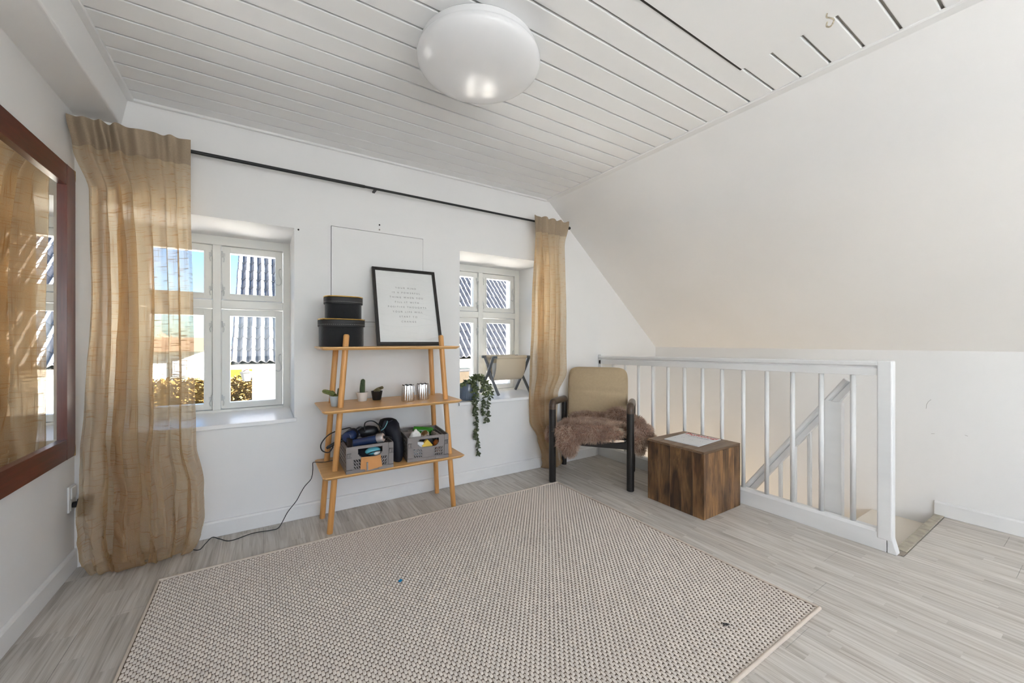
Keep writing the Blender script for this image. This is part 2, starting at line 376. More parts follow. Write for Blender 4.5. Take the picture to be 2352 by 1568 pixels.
# window wall, cut for two windows and the small panel
b = MB(); xs = sorted([-1.1, W1[0], W1[1], PN[0], PN[1], W2[0], W2[1], 4.0]); zs = sorted([-2.75, WZ[0], PN[2], WZ[1], PN[3], 2.55])
for i in range(len(xs)-1):
    for j in range(len(zs)-1):
        cx, cz = (xs[i]+xs[i+1])/2, (zs[j]+zs[j+1])/2
        hole = any(a[0] < cx < a[1] and WZ[0] < cz < WZ[1] for a in (W1, W2))
        pn = PN[0] < cx < PN[1] and PN[2] < cz < PN[3]
        if hole: continue
        b.box(xs[i], xs[i+1], D+(.03 if pn else 0), 3.42, zs[j], zs[j+1])
bm_ = b.build('wall_back', WALL); struct(bm_)
pp = MB().box(PN[0]+.0035, PN[1]-.0012, D+.001, D+.028, PN[2]+.003, PN[3]-.0025).build('hatch_panel', WALL, bm_)
MB().box(PN[0], PN[1], D+.0285, D+.0299, PN[2], PN[3]).build('hatch_shadow_gap', DARKGAP, bm_)
MB().box(.545, .70, D-.0012, D+.001, 1.178, 1.1795).build('painted_seam', mat('painted_seam', (.62, .60, .58), .7), bm_)
for (x, z) in ((.66, 1.868), (.66, 1.836), (.178, 1.762)):
    MB().lathe([(.004, 0), (.0055, .001), (.0055, .002), (0, .002)], 10, Matrix.Translation((x, D-.002, z)) @ Matrix.Rotation(R(-90), 4, 'X')).build('screw_hole', DARKGAP if z != 1.836 else PATCH, bm_)
struct(MB().box(-1.1, XL, YR-.1, D, -.3, 2.55).build('wall_left', WALL))
# knee wall running down into the stairwell
struct(MB().box(XK, XK+.25, YR-.1, D+.1, -2.75, ZK+.02).build('wall_right', WALL))
xe = lambda y: 2.107+(D-y)*.0245                                 # the ceiling edge runs slightly out of square
b = MB(); sec = lambda y: [(xe(y), y, ZC-.006), (XK+.03, y, ZK-.027), (XK+.25, y, ZK+.12), (xe(y)+.16, y, ZC+.2)]
b.add(sec(YR-.1)+sec(D+.1), [(0, 1, 2, 3), (7, 6, 5, 4)]+[(i, 4+i, 4+(i+1) % 4, (i+1) % 4) for i in range(4)])
struct(b.build('wall_slope', WALL))
# boxed-in beam along the left wall
b = MB().prism([(XL-.02, YR-.05, 2.165), (-.606, YR-.05, 2.167), (-.575, YR-.05, ZC+.03), (XL-.02, YR-.05, ZC+.03)], (0, D-YR+.06, 0))
struct(b.build('wall_soffit', WALL, bevel=.008, seg=3))
wr_ = bpy.data.objects['wall_right']; SCF = mat('grey_scuff', (.42, .40, .38), .8)
for pts_ in ([(.66, .715), (.672, .70), (.680, .68), (.682, .655)], [(.24, .60), (.22, .602), (.205, .598)], [(.52, .52), (.508, .515)], [(.66, .50), (.645, .503)]):
    MB().tube([(XK-.0004, y, z) for y, z in pts_], .0011, 5).build('scuff_mark', SCF, wr_)
# unseen rear wall, two openings made up to hold the fill lights
b = MB(); xs = [-1.1, REAR[0][0], REAR[0][1], REAR[1][0], REAR[1][1], 4.0]; zs = [-.3, .65, 1.95, 2.55]
for i in range(5):
    for j in range(3):
        if i in (1, 3) and j == 1: continue
        b.box(xs[i], xs[i+1], YR-.25, YR, zs[j], zs[j+1])
struct(b.build('wall_rear', WALL))
# floor slab with the stair opening; planks as pieces
XS, YS = 2.735, .645                                             # stair opening starts here
fl = MB().box(XL, XS, YR, D, -.22, -.009).box(XS, XK, YR, YS-.04, -.22, -.009).build('floor', DARKGAP); struct(fl)
PWD, PLN = .1935, 1.29
def plank_mesh(wd, ln):
    return MB().box(0, wd-.0007, 0, ln-.0009, -.009, 0).mesh('plank', bevel=.0005, seg=1)
PM = plank_mesh(PWD, PLN)
k = 0; x = -.775
while x < XK:
    y = YR-((k*.47) % 1.0)*PLN
    ymax = D if x+PWD < XS+.01 else (YS-.045 if x > XS-.05 else D)
    while y < ymax:
        y0, y1 = max(y, YR), min(y+PLN, ymax); x1 = min(x+PWD, XK)
        if y1-y0 > .02 and x1-x > .01:
            if abs(y1-y0-PLN) < 1e-4 and x+PWD <= XK and not (x < XS < x+PWD): link('plank', PM, FLOOR, fl, (x, y, 0))
            elif x < XS < x1 and ymax > 1:   # the column beside the railing
                me = MB().box(0, XS-x-.001, y0-y, y1-y-.0009, -.009, 0).mesh('plank'); link('plank', me, FLOOR, fl, (x, y, 0))
                if y0 < YS-.045:
                    me = MB().box(XS-x, x1-x-.0007, y0-y, min(y1, YS-.045)-y-.0009, -.009, 0).mesh('plank'); link('plank', me, FLOOR, fl, (x, y, 0))
            else:
                me = MB().box(0, x1-x-.0007, y0-y, y1-y-.0009, -.009, 0).mesh('plank'); link('plank', me, FLOOR, fl, (x, y, 0))
        y += PLN
    x += PWD; k += 1
# stairwell shaft below
struct(MB().box(XS-.12, XS, YS-.2, D, -2.75, -.225).build('wall_stair_side', WALL))
struct(MB().box(XS-.12, XK+.2, YS-.3, YS-.06, -2.75, -.225).build('wall_stair_end', WALL))
struct(MB().box(XS-.12, XK+.2, YS-.2, D, -2.85, -2.75).build('floor_below', TREAD))
l = bpy.data.lights.new('downstairs_lamp', 'POINT'); l.energy = 9; l.color = (1, .78, .52); l.shadow_soft_size = .12
lo = bpy.data.objects.new('downstairs_lamp', l); C.objects.link(lo); lo.location = (3.2, 2.3, -1.1)

# ceiling: slab and boards
cl = MB().box(-.60, XE+.12, YR-.1, D+.05, ZC+.013, ZC+.12).build('ceiling', mat('ceiling_groove_paint', (.42, .40, .36), .8)); struct(cl)
CP = .1123
me = MB().add([(-.575, 0, .0), (XE, 0, 0), (XE, .004, -.0), (-.575, .004, 0)], []).mesh('x')
bb = MB().box(-.575, XE+.10, .005, CP-.0045, -.0, .0135)
BM_ = bb.mesh('ceiling_board', bevel=.0035, seg=2)
y = .364+CP*20-CP*26*1.0
y = .364-CP*24
while y < D-.02:
    if y+CP <= D+.02: link('ceiling_board', BM_, CEIL, cl, (0, y, ZC))
    else:
        bb = MB().box(-.575, XE+.10, .005, D-y, -.0, .0135); link('ceiling_board', bb.mesh('ceiling_board', bevel=.0035, seg=1), CEIL, cl, (0, y, ZC))
    y += CP
# edge strips of the ceiling
struct(MB().box(-.585, -.555, YR, D, ZC-.012, ZC+.003).build('trim_1', TRIMW, bevel=.004))
tb = MB(); sec = lambda y: [(xe(y)-.046, y, ZC+.003), (xe(y)-.046, y, ZC-.004), (xe(y)-.040, y, ZC-.008), (xe(y)+.004, y, ZC-.009), (xe(y)+.012, y, ZC+.003)]
tb.add(sec(YR)+sec(D), [(0, 1, 2, 3, 4), (9, 8, 7, 6, 5)]+[(k_, 5+k_, 5+(k_+1) % 5, (k_+1) % 5) for k_ in range(5)]); struct(tb.build('trim_2', TRIMW))
struct(MB().box(-.56, xe(D)-.04, D-.022, D+.001, ZC-.012, ZC+.003).build('trim_3', TRIMW, bevel=.004))
# loft hatch
h = thing('loft_hatch', 'smooth white loft hatch panel set in the board ceiling', 'hatch', (1.3, .5, ZC-.004))
MB().box(.62, 1.818, .06, .929, ZC-.0035, ZC-.0005).build('panel', CEIL, h, bevel=.001)
MB().box(.62, 1.818, .9294, .9372, ZC-.0022, ZC-.0006).build('seam_shadow', DARKGAP, h)  # flat dark strip painted as the shadow line along the panel edge
hk = MB().tube(bez([(1.775, .60, ZC-.003), (1.772, .60, ZC-.018), (1.770, .588, ZC-.030), (1.772, .578, ZC-.044), (1.778, .590, ZC-.056), (1.780, .603, ZC-.046), (1.778, .600, ZC-.033)], 6), .0028, 8).build('hook', BRASSC, h, smooth=True)

# baseboards
def base(name, pts, d): return struct(MB().prism(pts, d).build(name, TRIMW, bevel=.003))
bp = lambda o, s, ax: [(o, 0), (o+s*.015, 0), (o+s*.015, .078), (o+s*.010, .088), (o, .09)]
base('baseboard_left', [(x, YR, z) for x, z in bp(XL, 1, 0)], (0, D-YR, 0))
base('baseboard_back', [(XL, y, z) for y, z in bp(D, -1, 1)], (2.66-XL, 0, 0))
base('baseboard_right', [(x, YR, z) for x, z in bp(XK, -1, 0)], (0, YS-.0-YR, 0))
MB().prism([(XL+.012, D-.018, 0), (XL+.030, D-.016, 0), (XL+.030, D-.013, .093), (XL+.012, D-.013, .096)], (.0, .006, 0)).build('corner_cap', TRIMW, bpy.data.objects['baseboard_back'])

# ------------------------------------------------------------------ WINDOWS
def window(name, dx):
    cx = -.2585+dx; t = thing(name, None, None, (cx, YF, WZ[0]), kind='structure')
    hw = .409; z0, z1 = .613, 1.767
    f = MB()
    yb = YF+.085
    f.box(cx-hw-.015, cx-hw+.036, YF-.012, yb, z0-.01, z1+.004).box(cx+hw-.036, cx+hw+.015, YF-.012, yb, z0-.01, z1+.004)
    f.box(cx-hw+.036, cx+hw-.036, YF-.012, yb, z1-.056, z1+.004).box(cx-hw+.036, cx+hw-.036, YF-.012, yb, z0-.012, z0+.020)
    f.build('frame', FRAMEW, t, bevel=.003)
    MB().box(cx-.0225, cx+.0225, YF-.016, yb, z0+.020, z1-.056).build('mullion', FRAMEW, t, bevel=.005)
    for s in (-1, 1):
        xa, xb = sorted((cx+s*.0225, cx+s*(hw-.036)))
        MB().box(xa, xb, YF-.014, yb, 1.297, 1.352).build('transom', FRAMEW, t, bevel=.005)
        for (za, zb, low) in ((1.357, 1.708, 0), (.636, 1.293, 1)):
            x0, x1 = xa+.003, xb-.003; bw = .043
            ga = (x0+bw, x1-bw, za+bw*.92, zb-bw)
            m = MB()
            m.box(x0, ga[0], YF+.004, YF+.055, za, zb).box(ga[1], x1, YF+.004, YF+.055, za, zb)
            m.box(ga[0], ga[1], YF+.004, YF+.055, za, ga[2]).box(ga[0], ga[1], YF+.004, YF+.055, ga[3], zb)
            sa = m.build('sash', FRAMEW, t, bevel=.0025)
            bd = MB()                                                # glazing bead
            for (p, q, r_, u_) in ((ga[0]-.009, ga[0], ga[2]-.009, ga[3]+.009), (ga[1], ga[1]+.009, ga[2]-.009, ga[3]+.009)): bd.box(p, q, YF-.002, YF+.006, r_, u_)
            bd.box(ga[0], ga[1], YF-.002, YF+.006, ga[2]-.009, ga[2]).box(ga[0], ga[1], YF-.002, YF+.006, ga[3], ga[3]+.009)
            bd.build('glazing_bead', FRAMEW, sa)
            MB().box(ga[0]-.004, ga[1]+.004, YF+.030, YF+.034, ga[2]-.004, ga[3]+.004).build('pane', GLASS, sa)
            hx = x0 if s > 0 else x1                                  # hinge side is the mullion
            hz = [zb-.055, za+.075] if not low else [zb-.10, za+.075]
            for z in hz:
                hh = MB().tube([(hx, YF-.004, z-.02), (hx, YF-.004, z+.02)], .0055, 8).box(hx-.003 if s > 0 else hx-.017, hx+.017 if s > 0 else hx+.003, YF-.001, YF+.005, z-.012, z+.008)
                hh.tube(bez([(hx+s*.006, YF-.003, z-.01), (hx+s*.012, YF-.006, z-.03), (hx+s*.008, YF-.003, z-.052)], 4), .003, 6)
                hh.build('hinge', IRON, sa, smooth=True)
            kx = x1-.012 if s > 0 else x0+.012                        # casement hook on the outer stile
            kz = (za+zb)/2 if not low else za+.30
            MB().tube(bez([(kx, YF-.010, kz+.055), (kx-s*.012, YF-.016, kz+.045), (kx-s*.012, YF-.014, kz+.015), (kx+s*.0, YF-.014, kz-.02), (kx+s*.002, YF-.014, kz-.045), (kx-s*.012, YF-.014, kz-.062), (kx-s*.030, YF-.014, kz-.055)], 6), .0042, 8).build('casement_hook', IRON, sa, smooth=True)
    return t
window('window_1', 0); window('window_2', 1.9375)
for i, w_ in enumerate((W1, W2)):
    struct(MB().box(w_[0]-.012, w_[1]+.012, D-.022, D, WZ[0]-.005, WZ[0]+.018).box(w_[0]+.0005, w_[1]-.0005, D, YF+.0, WZ[0]+.0005, WZ[0]+.018).build('trim_%d' % (4+i), SILL, bevel=.003))

# ------------------------------------------------------------------ STAIR RAILING
XR = 2.715
st = thing('stair_railing', 'long white painted stair railing with round balusters and moulded handrail', 'railing', (XR, 1.66, 0))
zt = lambda y: .980-(y-.69)*.0175
def ybox(m, x0, x1, y0, y1, zl, zh): # box along y following the slight fall of the rail
    m.add([(x0, y0, zl(y0)), (x1, y0, zl(y0)), (x1, y1, zl(y1)), (x0, y1, zl(y1)), (x0, y0, zh(y0)), (x1, y0, zh(y0)), (x1, y1, zh(y1)), (x0, y1, zh(y1))],
          [(0, 3, 2, 1), (4, 5, 6, 7), (0, 1, 5, 4), (1, 2, 6, 5), (2, 3, 7, 6), (3, 0, 4, 7)])
m = MB(); prof = [(-.020, -.078), (.020, -.078), (.020, -.040), (.014, -.034), (.014, -.030), (.028, -.024), (.030, -.008), (.022, 0), (-.022, 0), (-.030, -.008), (-.028, -.024), (-.014, -.030), (-.014, -.034), (-.020, -.040)]
v = [(XR+a, y, zt(y)+b_) for y in (.695, 2.70) for a, b_ in prof]; n_ = len(prof)
m.add(v, [tuple(range(n_)), tuple(range(n_, 2*n_))[::-1]]+[(i, (i+1) % n_, n_+(i+1) % n_, n_+i) for i in range(n_)])
m.build('handrail', TRIMW, st, bevel=.002, seg=2)
MB().box(XR-.027, XR+.027, .637, .697, .06, .981).build('newel_post', TRIMW, st, bevel=.006)
MB().box(XR-.02, XR+.03, 2.672, 2.71, .0, .957).build('wall_post', TRIMW, st, bevel=.004)
mm = MB().prism([(XR-.024, .66, 0), (XR+.022, .66, 0), (XR+.022, .66, .105), (XR-.014, .66, .105), (XR-.020, .66, .096), (XR-.024, .66, .09)], (0, 2.672-.66, 0)).build('base_rail', TRIMW, st, bevel=.002)
MB().prism([(XR-.026, .657, 0), (XR-.026, .620, 0), (XR-.026, .622, .012), (XR-.026, .640, .085), (XR-.026, .657, .095)], (.05, 0, 0)).build('base_end_block', TRIMW, st, bevel=.003)
MB().box(XR-.0245, XR-.0235, 2.00, 2.055, .002, .094).build('filler_patch', PATCH, st)
bal = MB().tube([(0, 0, 0), (0, 0, 1)], .0128, 14).mesh('baluster')
for p in bal.polygons: p.use_smooth = len(p.vertices) == 4
bal.materials.append(TRIMW)
for kk in range(13):
    yb_ = .801+.1445*kk
    if yb_ > 2.66: break
    o = bpy.data.objects.new('baluster', bal); C.objects.link(o); o.parent = st; o.location = (0, yb_-1.66, .104); o.scale = (1, 1, zt(yb_)-.078-.104)
# sloping banister of the flight below
XB = 2.79
sb = thing('stair_banister', 'sloping white banister of the stair flight behind the railing', 'banister', (XB, 1.4, -.5))
p0, p1 = Vector((XB, .835, .855)), Vector((XB, 1.385, .075)); dr = (p1-p0).normalized(); pe = p0+dr*3.1
up = Vector((0, -dr.z, dr.y)); up = up if up.z > 0 else -up
def sl_rail(q0, q1, prof_):
    v = [q+Vector((1, 0, 0))*a+up*b_ for q in (q0, q1) for a, b_ in prof_]; n = len(prof_)
    return MB().add(v, [tuple(range(n)), tuple(range(n, 2*n))[::-1]]+[(i, (i+1) % n, n+(i+1) % n, n+i) for i in range(n)])
sl_rail(p0, pe, [(-.020, -.032), (.020, -.032), (.020, -.004), (.012, 0), (.026, .008), (.028, .022), (.018, .030), (-.018, .030), (-.028, .022), (-.026, .008), (-.012, 0), (-.020, -.004)]).build('handrail', TRIMW, sb, bevel=.002)
zr = lambda y: p0.z+(y-p0.y)*dr.z/dr.y-.05
MB().box(XB-.03, XB+.012, .865, .948, -.6, zr(.905)+.03).build('newel_post', TRIMW, sb, bevel=.004)
for yb_ in (1.03, 1.108, 1.187, 1.268, 1.348, 1.43, 1.51, 1.59):
    MB().prism([(XB-.012, yb_-.010, zr(yb_)-.75), (XB+.012, yb_-.010, zr(yb_)-.75), (XB+.012, yb_+.010, zr(yb_)-.75), (XB-.012, yb_+.010, zr(yb_)-.75)], (0, 0, .76)).build('baluster', TRIMW, sb, bevel=.004, seg=1)
# steps of the flight
sf = thing('stair_flight', 'cream painted steps going down behind the railing', 'stairs', (3.15, 1.2, -1.3))
for i in range(11):
    z = -.075-i*.215; y = YS-.06+i*.175
    MB().box(XB+.045, XK-.001, y, min(y+(.36 if i == 0 else .26), D-.01), z-.03, z).build('tread', TREAD, sf, bevel=.004)
tag(MB().box(2.772, 3.533, .602, .644, .0003, .006).build('threshold_strip', STRIPM, at=(3.15, .62, 0), bevel=.0015), 'worn beige threshold strip at the top of the stairs', 'threshold')

#==OBJECTS==
# ------------------------------------------------------------------ CEILING LAMP
LC = Vector((.768, 1.468, 0)); TL = Matrix.Translation(LC)
la = thing('ceiling_lamp', 'large round opal dome lamp fixed to the board ceiling', 'lamp', (LC.x, LC.y, ZC-.02))
MB().lathe([(.236, ZC-.0005), (.243, ZC-.008), (.245, ZC-.034), (.240, ZC-.040)], 64, TL).build('base_ring', OPAL, la, smooth=True)
pr = [(.244, ZC-.036), (.254, ZC-.040), (.2575, ZC-.047), (.2575, ZC-.054)]
for k in range(1, 15):
    a = k/14*PI/2; pr.append((.2575*math.cos(a)**.8 if k < 14 else 0, ZC-.054-.072*math.sin(a)**1.15))
MB().lathe(pr, 72, TL).build('dome', OPAL, la, smooth=True)

# ------------------------------------------------------------------ MIRROR ON THE LEFT WALL
Y0, Y1, Z0, Z1 = 1.30, 2.617, .553, 1.868; fw, th = .092, .030
mr = thing('wall_mirror', 'large mirror in a reddish mahogany frame with chipped corners on the left wall', 'mirror', (XL, 1.95, Z0))
for (a, b_) in ((Y0, Y0+fw), (Y1-fw, Y1)):
    MB().box(XL+.001, XL+th, a, b_, Z0, Z1).build('stile', MAHOGV, mr, bevel=.0015)
for (a, b_) in ((Z0, Z0+fw), (Z1-fw, Z1)):
    MB().box(XL+.001, XL+th-.001, Y0+fw+.001, Y1-fw-.001, a, b_).build('rail', MAHOG, mr, bevel=.0015)
MB().box(XL+.003, XL+.014, Y0+fw-.01, Y1-fw+.01, Z0+fw-.01, Z1-fw+.01).build('glass', MIRROR, mr)
for z, s in ((Z0, 1), (Z1, -1)):
    MB().prism([(XL+th+.0002, Y1-.020, z), (XL+th+.0002, Y1, z), (XL+th+.0002, Y1, z+s*.05), (XL+th+.0002, Y1-.006, z+s*.022), (XL+th+.0002, Y1-.010, z+s*.012)], (.0006, 0, 0)).build('chipped_corner', CHIPW, mr)

# ------------------------------------------------------------------ CURTAIN ROD AND CURTAINS
ro = thing('curtain_rod', 'thin black curtain rod above both windows', 'curtain rod', (.75, D-.075, 2.075))
MB().tube([(-.765, D-.072, 2.079), (.55, D-.072, 2.079)], .0095, 12).tube([(.55, D-.072, 2.079), (2.262, D-.072, 2.079)], .0078, 12).build('rod', BLACKM, ro, smooth=True)
MB().lathe([(.0, 0), (.012, .002), (.014, .012), (.010, .022), (0, .024)], 16, Matrix.Translation((2.262, D-.072, 2.079)) @ Matrix.Rotation(R(90), 4, 'Y')).build('finial', BLACKM, ro, smooth=True)
for x in (.62, 2.23): MB().box(x-.008, x+.008, D-.068, D-.001, 2.074, 2.084).build('bracket', BLACKM, ro)

def interp(tab, z):
    if z >= tab[0][0]: return list(tab[0][1:])
    for i in range(len(tab)-1):
        a, b_ = tab[i], tab[i+1]
        if a[0] >= z >= b_[0]:
            t = (a[0]-z)/(a[0]-b_[0]) if a[0] != b_[0] else 0
            t = t*t*(3-2*t)
            return [p+(q-p)*t for p, q in zip(a[1:], b_[1:])]
    return list(tab[-1][1:])
def curtain(name, label, tab, path, folds, seed, cloth_w, nu, nv):
    """tab rows: z-key, x left, x right, y centre, fold depth, wrinkle; path maps v to (key z, real z, y shift)"""
    t = thing(name, label, 'curtain', ((tab[0][1]+tab[0][2])/2, D-.08, 0), 'linen curtains')
    rr = random.Random(seed); ph = [rr.uniform(0, 6.28) for _ in range(8)]
    def pos(u, v):
        kz, z, ys = path(v, u)
        xl, xr, yc, A, wr = interp(tab, kz)
        w0 = u+.025*math.sin(2*PI*2*u+ph[0]+1.2*(1-v))
        g = 2*PI*folds*w0
        low = 1-min(1, max(0, kz/2.1))
        f1 = math.sin(g+.5*math.sin(3*v+ph[1])); f2 = math.sin(g*.5+ph[2]+2.0*low)
        kt = min(1, 5*v); sharp = math.copysign(abs(f1)**(1-.3*kt), f1); dense = 1-.55*min(1, max(0, (u-.50)/.15))
        y = yc+ys+A*dense*min(1.25, .70+3*v)*(sharp*(.75-.2*low)+.55*f2*(.3+low))
        x = xl+(xr-xl)*u+(.040*dense*(.75+.25*low))*math.cos(g+ph[3]*.2+.6)*min(1, 6*min(u, 1-u)+.12)*min(1, .03+4*v)
        q = Vector((u*5.5+seed, v*3.2, 0))
        if wr > 0:
            a = noise.noise(Vector((u*5+seed, z*3.0, 1.3))); b_ = noise.noise(Vector((u*24+seed, z*9, 4.1)))
            e_ = 1-2.4*abs(noise.noise(Vector((u*11+seed*3+.5*a, z*1.5+u*2.5, 2.2)))); h_ = 1-2.4*abs(noise.noise(Vector((u*24+seed, z*3.4-u*7, 5.2))))
            k_ = 1-2.4*abs(noise.noise(Vector((u*9+seed, z*9+u*10, 8.2))))
            y -= wr*(.75*e_+.38*h_+.30*k_*min(1, max(0, (.45-z)*4))+.25*b_-.5*a); x += wr*.22*noise.noise(Vector((u*5, z*3.5, 9.1+seed)))
        y = min(y, D-.018)
        return Vector((x, y, max(z, .004)))
    m = MB().grid(pos, nu, nv)
    o = org(t); me = bpy.data.meshes.new('cloth'); me.from_pydata([v-o for v in m.v], [], m.f)
    uvl = me.uv_layers.new(name='UVMap')
    for p in me.polygons:
        for li, vi in zip(p.loop_indices, p.vertices):
            uvl.data[li].uv = ((vi % (nu+1))/nu*cloth_w, (vi//(nu+1))/nv*2.3)
    link('cloth', me, LINEN, t, smooth=True)
    for p in me.polygons: p.use_smooth = True
    def hp(u, v):
        q = pos(u, v*.058); return q+Vector((0, -.0025, 0))
    hb = MB().grid(hp, nu, 6); hb.build('heading_band', HEAD, t, smooth=False, merge=False)
    for p in bpy.data.meshes[t.children[-1].data.name].polygons: p.use_smooth = True
    return t
def path_left(v, u):
    # hangs straight, billows and tucks its hem under on the floor
    if v < .90:
        z = 2.115-(2.115-.075)*v/.90+.005*math.sin(u*31+1)*max(0, 1-v/.05)
        return z, z, 0
    k = (v-.90)/.10; a = k*PI*.95
    return max(0, .075*(1-k)), .040+.038*math.cos(a), .055*k*k+.02*math.sin(a*2)
tabL = [(2.115, -.762, -.318, 2.585, .030, 0), (1.98, -.742, -.318, 2.585, .034, 0), (1.78, -.690, -.318, 2.588, .042, .004), (1.25, -.680, -.308, 2.59, .056, .008),
        (.80, -.690, -.300, 2.580, .056, .022), (.55, -.695, -.290, 2.560, .064, .052), (.35, -.690, -.262, 2.545, .062, .072), (.18, -.690, -.258, 2.540, .055, .078), (.06, -.680, -.275, 2.555, .040, .062), (0, -.660, -.30, 2.565, .03, .045)]
curtain('curtain', 'wide beige sheer linen curtain bunched on the floor beside the mirror', tabL, path_left, 7, 3, 1.5, 190, 210)
def path_right(v, u):
    if v < .93:
        z = 2.112-(2.112-.06)*v/.93+.007*math.sin(u*27)*max(0, 1-v/.05)
        return z, z, 0
    k = (v-.93)/.07; a = k*PI*.9
    return max(0, .06*(1-k)), .034+.030*math.cos(a), .04*k*k
tabR = [(2.112, 1.862, 2.235, 2.598, .022, 0), (1.9, 1.880, 2.19, 2.605, .026, 0), (1.3, 1.872, 2.215, 2.62, .028, .003), (.82, 1.868, 2.235, 2.640, .026, .004),
        (.62, 1.870, 2.150, 2.655, .020, .006), (.42, 1.878, 2.140, 2.655, .020, .010), (.26, 1.955, 2.140, 2.650, .022, .014), (.12, 1.99, 2.15, 2.635, .026, .020), (0, 2.01, 2.16, 2.625, .028, .02)]
curtain('curtain', 'narrow beige sheer linen curtain hanging behind the armchair', tabR, path_right, 5, 11, 1.1, 130, 180)

# ------------------------------------------------------------------ SHELF
SX0, SX1 = .262, 1.083
sh = thing('ladder_shelf', 'three tier bamboo shelf with splayed legs between the windows', 'shelf', (.68, 2.5, 0))
LEGS = [((.313, 2.405, 0), (.398, 2.385, 1.122)), ((1.048, 2.362, 0), (.968, 2.385, 1.122)), ((.302, 2.64, 0), (.372, 2.60, 1.035)), ((1.043, 2.64, 0), (.980, 2.60, 1.035))]
for i, (a, b_) in enumerate(LEGS):
    a, b_ = Vector(a), Vector(b_); pts = [a, a+(b_-a)*.003]+[a+(b_-a)*k/6 for k in range(1, 6)]+[b_-(b_-a)*.008, b_-(b_-a)*.002, b_]
    rs = [.0145, .016]+[.0165]*5+[.0165, .0125, .006]
    MB().tube(pts, rs, 14).build('leg', BAMBOOV, sh, smooth=True)
def shelf_board(zt_, y0, y1, x0, x1):
    t_ = .018; pts = []
    m = MB(); ch = .014; r_ = .012
    top = [(x0+r_, y0), (x1-r_, y0), (x1, y0+r_), (x1, y1-r_), (x1-r_, y1), (x0+r_, y1), (x0, y1-r_), (x0, y0+r_)]
    def ring(ins, z): return [((x0+x1)/2+(x-(x0+x1)/2)*(1-2*ins/(x1-x0)), (y0+y1)/2+(y-(y0+y1)/2)*(1-2*ins/(y1-y0)), z) for x, y in top]
    rings = [ring(.002, zt_), ring(0, zt_-.002), ring(0, zt_-.006), ring(ch, zt_-t_)]
    v = [p for g in rings for p in g]; f = [tuple(range(8))]
    for i in range(3):
        for k in range(8): f.append((i*8+k, (i+1)*8+k, (i+1)*8+(k+1) % 8, i*8+(k+1) % 8))
    f.append(tuple(range(24, 32))[::-1])
    return m.add(v, f)
shelf_board(1.050, 2.335, 2.655, SX0-.004, SX1).build('shelf_board', BAMBOO, sh)
shelf_board(.706, 2.285, 2.680, SX0, SX1-.005).build('shelf_board', BAMBOO, sh)
shelf_board(.350, 2.285, 2.690, SX0+.003, SX1+.012).build('shelf_board', BAMBOO, sh)

# hat boxes
def hatbox(label, cx, cy, z0, rb, hb_, rl, hl, sy):
    t = thing('hat_box', label, 'box', (cx, cy, z0), 'black velvet boxes with gold piping')
    T = Matrix.Translation((cx, cy, 0)); z1 = z0+hb_
    MB().lathe([(rb-.004, z0+.0005), (rb, z0+.004), (rb, z1-.004), (rb-.003, z1)], 64, T, sy=sy, sq=2.6).build('body', VELVET, t, smooth=True)
    ld = MB().lathe([(rl-.001, z1-hl*.75), (rl, z1-hl*.70), (rl, z1+hl*.12), (rl-.006, z1+hl*.25), (0, z1+hl*.25)], 64, T, sy=sy, sq=2.6).build('lid', VELLID, t, smooth=True)
    def ringpts(r_, z, n=72):
        out = []
        for k in range(n):
            a = 2*PI*k/n; e = (abs(math.cos(a))**2.6+abs(math.sin(a))**2.6)**(-1/2.6); out.append((cx+r_*e*math.cos(a), cy+r_*e*math.sin(a)*sy, z))
        return out
    MB().tube(ringpts(rl-.0015, z1+hl*.25), .0036, 8, closed=True).build('gold_piping', GOLD, ld, smooth=True)
    q = ringpts(rl+.0004, z1-hl*.48, 160); sm = MB()
    for k in range(0, 160, 2): sm.tube([q[k], q[k+1]], .0006, 4)
    sm.build('stitching', STITCH, ld)
    return z1+hl*.25
zb1 = hatbox('large oval black velvet box with gold piped lid under a smaller one', .392, 2.514, 1.0503, .122, .148, .128, .042, .80)
hatbox('small oval black velvet box with gold piped lid stacked on a larger one', .402, 2.516, zb1+.0006, .100, .122, .107, .042, .80)

# poster
pz, py0, py1 = 1.0505, 2.525, 2.690; PW, PH = .432, .545
t = thing('framed_poster', 'black framed quote poster leaning against the wall on the shelf', 'picture frame', (.815, py0, pz))
ang = math.atan2(py1-py0, math.sqrt(PH**2-(py1-py0)**2))
PMx = Matrix.Translation((.815, py0, pz+.002)) @ Matrix.Rotation(R(-1.0), 4, 'Z') @ Matrix.Rotation(-ang, 4, 'X')   # local x right, z up the frame, -y to the room
f_ = .020
for (a, b_, c_, d_) in ((-PW/2, -PW/2+f_, 0, PH), (PW/2-f_, PW/2, 0, PH), (-PW/2+f_, PW/2-f_, 0, f_), (-PW/2+f_, PW/2-f_, PH-f_, PH)):
    MB().xbox(PMx, a, b_, -.020, 0, c_, d_).build('frame_bar', PFRAME, t, bevel=.0012)
pa = MB().xbox(PMx, -PW/2+f_, PW/2-f_, -.010, -.004, f_, PH-f_).build('print', PAPER, t)
for i in range(11):
    z = .05+i*.043; wl = MB()
    pts = [PMx @ Vector((-PW/2+f_+.002+u/24*(PW-2*f_-.004), -.0104, z+.008*math.sin(u*.28+i*1.1)+.004*math.sin(u*.6+i))) for u in range(25)]
    wl.tube(pts, .0006, 4); wl.build('wave_line', PLINE, pa)
LINES = ['YOUR MIND', 'IS A POWERFUL', 'THING WHEN YOU', 'FILL IT WITH', 'POSITIVE THOUGHTS', 'YOUR LIFE WILL', 'START TO', 'CHANGE']
